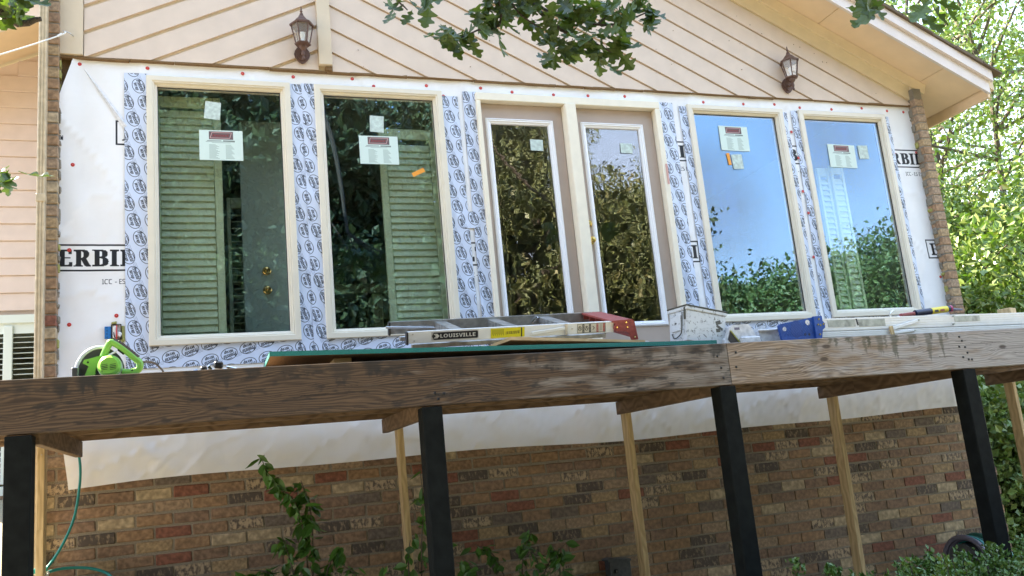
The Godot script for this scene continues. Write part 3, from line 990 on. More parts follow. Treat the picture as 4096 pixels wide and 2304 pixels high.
func build_roof() -> void:
	var roof := node("roof", house)
	var seams := [1.27, 2.5, 3.57, 4.62, 5.665, 6.705, 7.10]
	for i in seams.size() - 1:
		rake_box("soffit_panel", seams[i] + 0.004, seams[i + 1] - 0.004, 0.0, 0.012, 0.0 if i < 5 else -5.6, 0.385, M.soffit, roof)
	rake_box("soffit_backing", 1.27, 7.1, 0.014, 0.03, -5.6, 0.385, M.frieze, roof)
	rake_box("fascia", 1.27, 7.115, -0.055, 0.075, 0.386, 0.412, M.fascia, roof)
	rake_box("fascia", 1.27, 7.145, 0.066, 0.165, 0.413, 0.442, M.fascia, roof)
	rake_box("roof_deck", 1.27, 7.20, 0.03, 0.166, -5.6, 0.385, M.frieze, roof)
	# eave fascia running back along the side of the house
	part("eave_fascia", cbox(0.03, 0.15, 6.0, 0.004), M.soffit, roof, Vector3(7.128, 1.895, -2.62))
	var x := 1.27
	var k := 0
	while x < 7.2:
		rake_box("shingle", x, minf(x + 0.30, 7.23), 0.167 + 0.002 * (k % 2), 0.187 + 0.006 * ((k * 7) % 3), -5.6, 0.47 - 0.006 * ((k * 5) % 3), M.shingle, roof)
		x += 0.275
		k += 1
	# left slope, above the frame
	rake_box("roof_deck", -0.85, 1.27, 0.0, 0.17, -5.6, 0.40, M.soffit, roof)
	rake_box("shingle", -0.90, 1.27, 0.171, 0.2, -5.6, 0.46, M.shingle, roof)
	part("gable_wall", poly_mesh([Vector2(-0.45, 3.38), Vector2(2.9, 3.38), Vector2(1.27, soffit_y(1.27) - 0.01), Vector2(-0.45, soffit_y(-0.45) - 0.01)], 0.021, 0.034), M.siding, roof)

func brick_material(r: RandomNumberGenerator) -> Material:
	var t := r.randf()
	if t < 0.19: return M["brick_burnt_%d" % r.randi_range(0, 1)]
	if t < 0.26: return M.brick_2
	if t < 0.35: return M.brick_4
	return M["brick_%d" % [0, 1, 3, 5, 6, 7, 0, 5, 1, 7][r.randi_range(0, 9)]]

func build_bricks() -> void:
	var r := RandomNumberGenerator.new()
	r.seed = 15
	var wall := part("brick_wall", b3(7.16, 2.36, 0.096), M.mortar, house, Vector3(3.06, -1.585, 0.043))
	wall.position = Vector3(3.06, -1.585, 0.043)
	var shape := []
	for k in 5: shape.append(cbox(0.199, 0.064, 0.09, 0.005, 0.0024, k))
	var half := cbox(0.092, 0.064, 0.09, 0.004, 0.002, 9)
	var rest := MB.new()
	var made := 0
	var course := 0.077
	for row in 24:
		var y := -0.435 - course * row
		var off := 0.105 if row % 2 else 0.0
		var x := -0.525 + (0.0 if row % 2 == 0 else -0.105)
		while x < 6.64:
			var x0 := maxf(x + 0.005, -0.525)
			var x1 := minf(x + 0.205, 6.645)
			x += 0.21
			if x1 - x0 < 0.06: continue
			var c := (x0 + x1) / 2
			if y < ground_y(c, 0.1) - 0.05: continue
			var hidden := y > -0.84 and c > -0.40 and c < 6.42
			var below := y < -1.36 - 0.125 * (c + 0.4) - 0.10
			var mt := brick_material(r)
			var at := Vector3(c, y + r.randf_range(-0.002, 0.002), 0.052 + r.randf_range(-0.002, 0.003))
			if hidden or below or made >= 232:
				if hidden or below:
					rest.box(at, Vector3(x1 - x0, 0.064, 0.088))
				else:
					late_bricks.append([at, x1 - x0, mt])
				continue
			made += 1
			part("brick", half if x1 - x0 < 0.15 else shape[r.randi_range(0, 4)], mt, wall, at - wall.position, Vector3(0, 0, r.randf_range(-0.006, 0.006)))
	stuff(part("bricks", rest.done(), M.brick_1, wall, -wall.position))
	# the bricks past the first few hundred, joined by tone
	var by := {}
	for q in late_bricks:
		if not by.has(q[2]): by[q[2]] = MB.new()
		by[q[2]].box(q[0], Vector3(q[1], 0.064, 0.09))
	for q in by:
		stuff(part("bricks", by[q].done(), q, wall, -wall.position))
	# the ends of the side walls' veneer, left standing on both sides of the wrap
	for side in 2:
		var cx := -0.478 if side == 0 else 6.606
		var col := part("brick_column", b3(0.090, 3.0 if side == 0 else 2.44, 0.104), M.old_mortar, house, Vector3(cx, 1.07 if side == 0 else 0.79, 0.038))
		var ret := -0.429 if side == 0 else 6.557
		for row in 42:
			var y := -0.435 + course * (row + 1)
			if y > (1.88 if side == 1 else 2.62): break
			var sz := cbox(0.092, 0.066, 0.10, 0.003, 0.0008, row % 5)
			part("brick", sz, M["brick_%d" % [0, 7, 3, 0, 1, 7, 0, 2, 3, 4][r.randi_range(0, 9)]] if side == 0 else M["brick_%d" % [7, 3, 0, 7, 3, 1][r.randi_range(0, 5)]], col, Vector3(cx, y, 0.046) - col.position)  # left column: grazing sun is put into the choice of paler tones
		# rough mortar and foam on the cut return
		for k in 30:
			var y := -0.40 + k * 0.0755 + r.randf_range(-0.02, 0.02)
			part("mortar_lump", cbox(r.randf_range(0.006, 0.014), r.randf_range(0.02, 0.07), r.randf_range(0.03, 0.07), 0.004, 0.004, k % 6), M.foam if r.randf() < 0.16 else M.old_mortar, col, Vector3(ret + (0.0 if side == 0 else -0.003), minf(y, 1.84), 0.015 + r.randf_range(0, 0.03)) - col.position)

var late_bricks := []

func build_window(i: int) -> void:
	var x: float = GLASS_X[i]
	var w := node("window", house)
	var o := 0.067
	var prof := [Vector2(0.0, -0.03), Vector2(0.0, 0.033), Vector2(0.004, 0.037), Vector2(0.036, 0.037), Vector2(0.040, 0.031), Vector2(0.047, 0.031), Vector2(0.052, 0.016), Vector2(0.064, 0.012), Vector2(o, 0.006), Vector2(o, -0.05), Vector2(0.02, -0.06)]
	part("frame", rect_frame(x - o, -o, x + GW + o, GH + o, prof), M.vinyl, w)
	part("seal", rect_frame(x - 0.001, -0.001, x + GW + 0.001, GH + 0.001, [Vector2(0.0, -0.004), Vector2(0.004, -0.005), Vector2(0.005, -0.012)]), M.seal, w)
	part("glass_pane", b3(GW + 0.02, GH + 0.02, 0.005), M.glass, w, Vector3(x + GW / 2, GH / 2, -0.012))
	var zf := -0.0075
	var lab: Array = [[0.408, 0.689, 1.19, 1.405], [1.487, 1.768, 1.19, 1.404], [4.503, 4.781, 1.384, 1.602], [5.583, 5.871, 1.262, 1.475]][i]
	sticker(w, "maker_sticker", Rect2(lab[0], lab[2], lab[1] - lab[0], lab[3] - lab[2]), zf, [0.0, 0.0, -0.012, -0.02][i], M.window_label)
	var pap: Array = [[0.447, 0.549, 1.485, 1.612], [1.573, 1.674, 1.434, 1.56], [4.588, 4.690, 1.224, 1.352], [5.911, 6.016, 1.350, 1.475]][i]
	sticker(w, "paper_note", Rect2(pap[0], pap[2], pap[1] - pap[0], pap[3] - pap[2]), zf, [-0.10, -0.05, 0.05, 0.02][i], M.paper)
	if i == 1: sticker(w, "orange_sticker", Rect2(1.855, 1.118, 0.10, 0.032), zf, 0.46, M.orange_tag)
	if i == 2: sticker(w, "orange_sticker", Rect2(4.545, 1.258, 0.029, 0.104), zf, 0.09, M.orange_tag)

func sticker(parent: Node, called: String, r: Rect2, z: float, turn: float, m: Material) -> void:
	var s := MB.new()
	var h := r.size / 2
	# corners lift a little from the pane
	var a := Vector3(-h.x, -h.y, 0.003); var b := Vector3(-h.x, h.y, 0.0015); var c := Vector3(h.x, h.y, 0.003); var d := Vector3(h.x, -h.y, 0.0015)
	s.quad_uv(a, b, c, d, Vector2(0, 1), Vector2(0, 0), Vector2(1, 0), Vector2(1, 1))
	part(called, s.done(), m, parent, Vector3(r.get_center().x, r.get_center().y, z), Vector3(0, 0, turn))

func build_door() -> void:
	var d := node("patio_door", house)
	var jw := 0.052
	part("frame_head", cbox(1.56, 0.062, 0.10, 0.004), M.jamb, d, Vector3(3.159, 1.734, 0.0))
	for q in [[2.379, 2.412], [3.892, 3.939]]:
		part("frame_jamb", cbox(q[1] - q[0], 2.028, 0.10, 0.004), M.jamb, d, Vector3((q[0] + q[1]) / 2, 0.689, 0.0))
	part("mullion", cbox(0.088, 2.026, 0.13, 0.006), M.jamb, d, Vector3(3.137, 0.688, 0.012))
	part("sill", cbox(1.56, 0.03, 0.14, 0.004), M.aluminium, d, Vector3(3.159, -0.34, 0.01))
	for q in [[2.415, 3.089, 2.457, 3.008], [3.186, 3.887, 3.243, 3.792]]:
		var y0 := -0.066
		var y1 := 1.582
		var p := MB.new()
		var z := -0.035
		p.box(Vector3((q[0] + q[2]) / 2, 0.69, z), Vector3(q[2] - q[0], 2.016, 0.044))
		p.box(Vector3((q[3] + q[1]) / 2, 0.69, z), Vector3(q[1] - q[3], 2.016, 0.044))
		p.box(Vector3((q[2] + q[3]) / 2, (y1 + 1.698) / 2, z), Vector3(q[3] - q[2], 1.698 - y1, 0.044))
		p.box(Vector3((q[2] + q[3]) / 2, (y0 - 0.318) / 2, z), Vector3(q[3] - q[2], y0 + 0.318, 0.044))
		part("door_panel", p.done(), M.door_paint, d)
		part("glazing_bead", rect_frame(q[2], y0, q[3], y1, [Vector2(-0.002, -0.014), Vector2(0.001, -0.004), Vector2(0.010, 0.002), Vector2(0.014, -0.003), Vector2(0.022, -0.001), Vector2(0.027, -0.008), Vector2(0.040, -0.012), Vector2(0.042, -0.03)]), M.lite_white, d)
		part("glass_pane", wavy_pane(q[2] + 0.038, y0 + 0.038, q[3] - 0.038, y1 - 0.038, int(q[0] * 10)), M.wavy_glass, d, Vector3(0, 0, -0.026))
	sticker(d, "paper_note", Rect2(2.806, 1.336, 0.104, 0.09), -0.021, -0.02, M.paper)
	sticker(d, "paper_note", Rect2(3.574, 1.338, 0.105, 0.082), -0.021, -0.03, M.paper)
	sticker(d, "warning_sticker", Rect2(3.915, 1.06, 0.020, 0.17), 0.051, 0.0, M.pale_tag)
	var k := MB.new()
	k.lathe([Vector2(0.0, 0.024), Vector2(0.016, 0.024), Vector2(0.024, 0.018), Vector2(0.030, 0.006), Vector2(0.031, 0.0)], 20)
	part("deadbolt", k.done(), M.brass, d, Vector3(3.2135, 0.750, -0.013), Vector3(PI / 2, 0, 0))
	k = MB.new()
	k.lathe([Vector2(0.0, 0.064), Vector2(0.016, 0.063), Vector2(0.025, 0.054), Vector2(0.027, 0.044), Vector2(0.022, 0.032), Vector2(0.012, 0.024), Vector2(0.012, 0.010), Vector2(0.030, 0.008), Vector2(0.032, 0.0)], 20)
	part("knob", k.done(), M.brass, d, Vector3(3.2135, 0.610, -0.013), Vector3(PI / 2, 0, 0))

# door glass is drawn glass: its surface waves, mostly up and down
func wavy_pane(x0: float, y0: float, x1: float, y1: float, s: int) -> ArrayMesh:
	var m := MB.new()
	m.smooth = true
	var nx := 30
	var ny := 120
	var nz := noise(1.0, s, 2)
	var e := 0.004
	for j in ny + 1:
		for i in nx + 1:
			var x := lerpf(x0, x1, float(i) / nx)
			var y := lerpf(y0, y1, float(j) / ny)
			var gy := 0.007 * nz.get_noise_2d(x * 2.5, y * 20.0)
			var gx := 0.004 * nz.get_noise_2d(x * 6.0 + 50.0, y * 10.0) + 0.012 * (smoothstep(x1 - 0.05, x1, x) - smoothstep(x0 + 0.05, x0, x))
			m.v.append(Vector3(x, y, 0))
			m.n.append(Vector3(gx, gy, 1).normalized())
	for j in ny:
		for i in nx:
			var a := j * (nx + 1) + i
			m.ix.append_array(PackedInt32Array([a, a + nx + 1, a + nx + 2, a, a + nx + 2, a + 1]))
	return m.done()

func build_wing() -> void:
	# the set-back part of the house on the left
	var z := -2.4
	var wing := node("wing", house)
	part("wall", poly_mesh([Vector2(-2.0, 0.60), Vector2(-0.5, 0.60), Vector2(-0.5, 3.3), Vector2(-2.0, 2.61)], z - 0.15, z - 0.05), M.siding_wing, wing)
	part("wall", b3(1.5, 1.4, 0.1), M.siding_wing, wing, Vector3(-1.25, -1.52, z - 0.10))
	# the room behind its window
	part("room_wall", b3(1.5, 1.6, 0.1), M.room_wall, wing, Vector3(-1.25, -0.1, z - 2.6))
	part("room_wall", b3(0.1, 1.6, 2.5), M.room_wall, wing, Vector3(-1.95, -0.1, z - 1.32))
	part("room_ceiling", b3(1.5, 0.1, 2.5), M.room_wall, wing, Vector3(-1.25, 0.66, z - 1.40))
	part("room_floor", b3(1.5, 0.1, 2.5), M.room_floor, wing, Vector3(-1.25, -0.90, z - 1.40))
	var y := 3.32
	while y > -1.7:
		var h := 0.153
		var x0 := maxf(-2.0, (y - 3.0) / 0.477 - 1.154)
		if y <= 0.78 and y > -0.9: pass
		elif x0 < -0.6:
			part("siding_board", cbox(-0.5 - x0, h, 0.02, 0.002), M.siding_wing, wing, Vector3((x0 - 0.5) / 2, y - h / 2, z - 0.03), Vector3(-0.09, 0, 0))
		y -= 0.155
	# its window with blinds
	part("window_frame", rect_frame(-1.9, -0.86, -0.70, 0.645, [Vector2(0, -0.06), Vector2(0, 0.01), Vector2(0.07, 0.01), Vector2(0.075, -0.01)]), M.wing_frame, wing, Vector3(0, 0, z))
	part("window_mullion", cbox(0.07, 1.32, 0.03, 0.004), M.wing_frame, wing, Vector3(-1.162, -0.11, z - 0.005))
	part("valance", b3(1.05, 0.09, 0.02), M.wing_frame, wing, Vector3(-1.30, 0.53, z - 0.02))
	for i in 26:
		part("blind_slat", b3(1.04, 0.004, 0.030), M.blind, wing, Vector3(-1.30, 0.455 - i * 0.0455, z - 0.025), Vector3(0.30, 0, 0))
	# lower roof: rake fascia and soffit rising to the right
	var f := func(x: float) -> float: return 3.037 + 0.477 * (x + 1.154)
	var rk := func(called: String, d0: float, d1: float, z0: float, z1: float, m: Material):
		part(called, poly_mesh([Vector2(-2.2, f.call(-2.2) + d0), Vector2(-0.50, f.call(-0.5) + d0), Vector2(-0.50, f.call(-0.5) + d1), Vector2(-2.2, f.call(-2.2) + d1)], z0, z1), m, wing)
	rk.call("fascia", -0.06, 0.14, z + 0.56, z + 0.60, M.fascia)
	rk.call("soffit", 0.0, 0.015, z - 0.05, z + 0.56, M.soffit)
	rk.call("roof_deck", 0.02, 0.13, z - 3.0, z + 0.555, M.frieze)
	rk.call("shingle", 0.145, 0.18, z - 3.0, z + 0.66, M.shingle)

# ---------------------------------------------------------------- fittings on the wall
func shutter(x0: float, x1: float, y0: float, y1: float, z: float, tilt: float, label: String) -> void:
	var s := thing("window_shutter", label, "shutter", Vector3((x0 + x1) / 2, y0, z), "louvred shutters inside the windows")
	var w := x1 - x0
	var st := 0.05 if w > 0.2 else 0.026
	for q in [-1, 1]:
		part("stile", cbox(st, y1 - y0, 0.03, 0.003), M.shutter, s, Vector3(q * (w - st) / 2, (y1 - y0) / 2, 0))
	for q in [0.03, y1 - y0 - 0.04]:
		part("rail", cbox(w - st * 2 - 0.002, 0.06 if q < 0.1 else 0.08, 0.026, 0.003), M.shutter, s, Vector3(0, q, 0))
	var y := 0.095
	while y < y1 - y0 - 0.10:
		part("louvre", cbox(w - st * 2 - 0.004, 0.060, 0.009, 0.003), M.shutter, s, Vector3(0, y, 0), Vector3(tilt, 0, 0))
		y += 0.0503

func build_wall_fittings() -> void:
	shutter(0.105, 0.552, -0.03, 1.70, -0.15, -0.30, "louvred shutter at the left side of the window beside the electrical box")
	shutter(0.585, 0.775, -0.03, 1.10, -0.55, -1.3, "narrow half-height louvred shutter standing open with dark gaps")
	shutter(1.655, 2.09, -0.03, 1.52, -0.15, -0.30, "wide louvred shutter behind the window with the slanted orange sticker")
	shutter(5.53, 5.655, -0.03, 1.30, -0.14, -0.5, "narrow folded louvred shutter behind the window next to the brick end")
	shutter(5.66, 5.80, -0.03, 1.32, -0.12, -0.3, "pale louvred shutter leaf behind the window next to the brick end")
	var dr := thing("interior_door", "green painted interior door with two brass locks seen through the glass", "door", Vector3(0.98, -0.35, -0.42))
	part("door_slab", cbox(0.60, 2.0, 0.04, 0.004), M.room_door, dr, Vector3(0, 1.0, 0))
	part("door_panel", cbox(0.18, 0.7, 0.012, 0.005), M.room_door, dr, Vector3(0.12, 0.55, 0.022))
	part("door_panel", cbox(0.18, 0.7, 0.012, 0.005), M.room_door, dr, Vector3(0.12, 1.45, 0.022))
	var kn := MB.new()
	kn.lathe([Vector2(0, 0.05), Vector2(0.02, 0.045), Vector2(0.026, 0.03), Vector2(0.012, 0.018), Vector2(0.03, 0.008), Vector2(0.032, 0)], 16)
	part("knob", kn.done(), M.brass, dr, Vector3(-0.14, 0.72, 0.02), Vector3(PI / 2, 0, 0))
	part("deadbolt", kn.done(), M.brass, dr, Vector3(-0.14, 0.86, 0.02), Vector3(PI / 2, 0, 0))
	lantern(1.111, "weathered brown coach lantern on the siding beside the vertical gable batten")
	lantern(5.226, "weathered brown coach lantern on the siding under the sloping eave")
	# electrical box
	var b := thing("outlet_box", "open blue electrical box with loose red and white wires set in the wrap", "electrical box", Vector3(-0.106, 0.033, 0.012))
	part("back", b3(0.058, 0.096, 0.004), M.black_plastic, b, Vector3(0, 0, -0.004))
	for q in [[Vector3(-0.027, 0, 0.004), Vector3(0.004, 0.096, 0.02)], [Vector3(0.027, 0, 0.004), Vector3(0.004, 0.096, 0.02)], [Vector3(0, 0.046, 0.004), Vector3(0.05, 0.004, 0.02)], [Vector3(0, -0.046, 0.004), Vector3(0.05, 0.004, 0.02)]]:
		part("side", b3(q[1].x, q[1].y, q[1].z), M.black_plastic, b, q[0])
	part("nailing_flange", cbox(0.036, 0.078, 0.006, 0.002), M.box_blue, b, Vector3(-0.048, -0.004, 0.012))
	for k in 4: part("flange_nail", b3(0.005, 0.005, 0.002), M.chrome, b, Vector3(-0.052, -0.032 + k * 0.02, 0.016))
	part("wire_nut", cbox(0.022, 0.075, 0.02, 0.005), M.wire_white, b, Vector3(-0.008, -0.002, 0.012))
	part("wire_nut", cbox(0.026, 0.03, 0.02, 0.006), M.wire_white, b, Vector3(0.018, -0.018, 0.016), Vector3(0, 0, -0.4))
	part("wire", tube_mesh(curve([Vector3(0.002, 0.042, 0.01), Vector3(0.004, 0.0, 0.028), Vector3(0.003, -0.05, 0.024), Vector3(0.004, -0.09, 0.012)]), even(0.004, 19), 8), M.cap, b)
	part("wire", tube_mesh(curve([Vector3(-0.012, 0.03, 0.01), Vector3(-0.01, -0.03, 0.026), Vector3(0.015, -0.05, 0.02)]), even(0.003, 13), 8), M.black_plastic, b)
	part("foam_bead", cbox(0.03, 0.018, 0.014, 0.006, 0.004, 3), M.foam, b, Vector3(-0.012, 0.058, 0.004))
	part("foam_bead", cbox(0.014, 0.10, 0.012, 0.005, 0.004, 4), M.foam, b, Vector3(0.039, -0.01, 0.002))
	part("foam_bead", cbox(0.03, 0.03, 0.012, 0.005, 0.004, 5), M.foam, b, Vector3(0.025, -0.065, 0.002))
	# downspout
	var d := thing("downspout", "tan ribbed metal downspout running down the left brick corner", "downspout", Vector3(-0.514, ground_y(-0.5, 0.1), 0.132))
	var ht := 3.3 - d.position.y
	var p := MB.new()
	var prof := [Vector2(-0.024, -0.027), Vector2(-0.024, 0.024), Vector2(-0.020, 0.028), Vector2(-0.013, 0.028), Vector2(-0.011, 0.024), Vector2(-0.006, 0.024), Vector2(-0.004, 0.028), Vector2(0.004, 0.028), Vector2(0.006, 0.024), Vector2(0.011, 0.024), Vector2(0.013, 0.028), Vector2(0.020, 0.028), Vector2(0.024, 0.024), Vector2(0.024, -0.027)]
	for k in prof.size():
		var a: Vector2 = prof[k]
		var c: Vector2 = prof[(k + 1) % prof.size()]
		p.quad(Vector3(a.x, 0, a.y), Vector3(a.x, ht, a.y), Vector3(c.x, ht, c.y), Vector3(c.x, 0, c.y))
	part("pipe", p.done(), M.downspout, d)
	part("joint", cbox(0.054, 0.05, 0.062, 0.003), M.downspout, d, Vector3(0, 0.86 - d.position.y, 0))
	# service cable and its hook
	var c := thing("service_cable", "thin white cable strung from a hook in the corner board", "cable", Vector3(-0.352, 2.003, 0.055))
	part("hook", tube_mesh(curve([Vector3(0, 0, -0.015), Vector3(-0.012, 0.004, 0.02), Vector3(-0.04, 0.008, 0.04), Vector3(-0.055, 0.0, 0.06), Vector3(-0.035, -0.004, 0.06)]), even(0.0035, 25), 6), M.steel, c)
	part("clamp", cbox(0.035, 0.014, 0.014, 0.003), M.wire_white, c, Vector3(-0.066, -0.050, 0.098), Vector3(0, 0.4, 0.75))
	part("cable", tube_mesh(curve([Vector3(-0.045, 0.0, 0.055), Vector3(-0.068, -0.055, 0.10), Vector3(-0.37, -0.285, 0.25), Vector3(-0.9, -0.62, 0.45), Vector3(-1.8, -0.95, 0.8), Vector3(-3.6, -1.1, 1.5)]), even(0.0048, 31), 6), M.rope, c)
	# grey box low on the bricks
	var g := thing("utility_box", "small dark grey metal utility box low on the brick wall", "utility box", Vector3(3.06, -1.83, 0.10))
	part("body", cbox(0.155, 0.20, 0.09, 0.004), M.meter_grey, g, Vector3(0, 0.02, 0.05))
	part("hood", poly_mesh([Vector2(-0.095, 0.118), Vector2(0.08, 0.106), Vector2(0.08, 0.120), Vector2(-0.06, 0.138), Vector2(-0.095, 0.130)], 0.0, 0.105), M.meter_grey, g)
	part("latch", b3(0.022, 0.026, 0.006), M.black_plastic, g, Vector3(-0.04, 0.05, 0.098))
	part("latch_plate", b3(0.008, 0.012, 0.006), M.steel, g, Vector3(-0.038, 0.05, 0.103))
	part("conduit", tube_mesh([Vector3(0, -0.08, 0.04), Vector3(0, -0.45, 0.04)], [0.016, 0.016], 10), M.meter_grey, g)

func lantern(x: float, label: String) -> void:
	var l := thing("wall_lantern", label, "lantern", Vector3(x, 1.98, 0.041), "coach lanterns on the gable")
	var plate := []
	for k in 16:
		var a := TAU * k / 16
		plate.append(Vector2(cos(a) * 0.053 * (1.0 + 0.06 * cos(4 * a)), sin(a) * 0.068 * (1.0 + 0.05 * cos(4 * a))))
	part("backplate", poly_mesh(plate, 0.0, 0.010), M.lantern, l)
	var bp := []
	for q in plate: bp.append(q * 0.72)
	part("backplate_boss", poly_mesh(bp, 0.010, 0.020), M.lantern, l)
	part("arm", tube_mesh(curve([Vector3(0, -0.005, 0.015), Vector3(0, -0.018, 0.045), Vector3(0, -0.012, 0.078), Vector3(0, 0.022, 0.082)]), even(0.010, 19), 10), M.lantern, l)
	var z := 0.080
	var m := MB.new()
	m.lathe([Vector2(0, -0.078), Vector2(0.008, -0.072), Vector2(0.010, -0.060), Vector2(0.006, -0.050), Vector2(0.012, -0.036), Vector2(0.012, -0.018), Vector2(0.008, -0.004)], 12, Vector3(0, 0.0, z))
	part("drop_finial", m.done(), M.lantern, l)
	m = MB.new()
	m.lathe([Vector2(0.012, -0.008), Vector2(0.020, 0.004), Vector2(0.028, 0.012), Vector2(0.030, 0.028), Vector2(0.056, 0.036), Vector2(0.058, 0.044), Vector2(0.046, 0.048), Vector2(0.0, 0.048)], 6, Vector3(0, 0, z))
	part("bottom_cup", m.done(), M.lantern, l)
	for k in 6:
		var a := TAU * k / 6
		var d := Vector3(cos(a), 0, sin(a))
		var a2 := TAU * (k + 1) / 6
		var d2 := Vector3(cos(a2), 0, sin(a2))
		var c := Vector3(0, 0, z)
		part("cage_bar", tube_mesh([c + d * 0.048 + Vector3(0, 0.046, 0), c + d * 0.076 + Vector3(0, 0.184, 0)], [0.005, 0.005], 6), M.lantern, l)
		var g := MB.new()
		g.quad(c + d * 0.046 + Vector3(0, 0.048, 0), c + d * 0.073 + Vector3(0, 0.182, 0), c + d2 * 0.073 + Vector3(0, 0.182, 0), c + d2 * 0.046 + Vector3(0, 0.048, 0))
		part("glass_pane", g.done(), M.lamp_glass, l)
	m = MB.new()
	m.lathe([Vector2(0.0, 0.182), Vector2(0.086, 0.178), Vector2(0.088, 0.190), Vector2(0.074, 0.198), Vector2(0.055, 0.214), Vector2(0.034, 0.240), Vector2(0.022, 0.250), Vector2(0.018, 0.262), Vector2(0.0, 0.264)], 6, Vector3(0, 0, z))
	part("roof", m.done(), M.lantern, l)
	m = MB.new()
	m.lathe([Vector2(0.010, 0.260), Vector2(0.014, 0.272), Vector2(0.006, 0.284), Vector2(0.010, 0.294), Vector2(0.006, 0.306), Vector2(0.004, 0.326), Vector2(0.0, 0.334)], 10, Vector3(0, 0, z))
	part("finial", m.done(), M.lantern, l)
	m = MB.new()
	m.lathe([Vector2(0.0, 0.14), Vector2(0.016, 0.13), Vector2(0.020, 0.112), Vector2(0.012, 0.084), Vector2(0.012, 0.048)], 12, Vector3(0, 0, z))
	part("bulb", m.done(), M.bulb, l)

# ---------------------------------------------------------------- the deck
const RIM_TOP := -0.465
const RIM_BOTTOM := -0.695
const RIM_Z := 1.77
const POSTS := [-0.3215, 1.4365, 3.0845, 4.7885, 6.46]

func rim_board(deck: Node, x0: float, x1: float, m: Material) -> MeshInstance3D:
	var b := MB.new()
	b.has_uv = true
	var z0 := RIM_Z - 0.038
	var c := 0.003
	# front face with the grain, and the other faces taking a sliver of it
	b.quad_uv(Vector3(x0, RIM_BOTTOM + c, RIM_Z), Vector3(x0, RIM_TOP - c, RIM_Z), Vector3(x1, RIM_TOP - c, RIM_Z), Vector3(x1, RIM_BOTTOM + c, RIM_Z), Vector2(0, 1), Vector2(0, 0), Vector2(1, 0), Vector2(1, 1))
	b.quad_uv(Vector3(x0, RIM_TOP - c, RIM_Z), Vector3(x0, RIM_TOP, RIM_Z - c), Vector3(x1, RIM_TOP, RIM_Z - c), Vector3(x1, RIM_TOP - c, RIM_Z), Vector2(0, 0.30), Vector2(0, 0.28), Vector2(1, 0.28), Vector2(1, 0.30))
	b.quad_uv(Vector3(x0, RIM_TOP, RIM_Z - c), Vector3(x0, RIM_TOP, z0), Vector3(x1, RIM_TOP, z0), Vector3(x1, RIM_TOP, RIM_Z - c), Vector2(0, 0.6), Vector2(0, 0.5), Vector2(1, 0.5), Vector2(1, 0.6))
	b.quad_uv(Vector3(x0, RIM_BOTTOM, z0), Vector3(x0, RIM_BOTTOM + c, RIM_Z), Vector3(x1, RIM_BOTTOM + c, RIM_Z), Vector3(x1, RIM_BOTTOM, z0), Vector2(0, 0.8), Vector2(0, 0.7), Vector2(1, 0.7), Vector2(1, 0.8))
	b.quad_uv(Vector3(x1, RIM_BOTTOM, z0), Vector3(x1, RIM_TOP, z0), Vector3(x0, RIM_TOP, z0), Vector3(x0, RIM_BOTTOM, z0), Vector2(0, 1), Vector2(0, 0), Vector2(1, 0), Vector2(1, 1))
	for e in [x0, x1]:
		b.quad_uv(Vector3(e, RIM_BOTTOM + c, RIM_Z), Vector3(e, RIM_TOP - c, RIM_Z), Vector3(e, RIM_TOP, z0), Vector3(e, RIM_BOTTOM, z0), Vector2(0, 1), Vector2(0, 0), Vector2(0.02, 0), Vector2(0.02, 1))
	return part("rim_board", b.done(), m, deck)

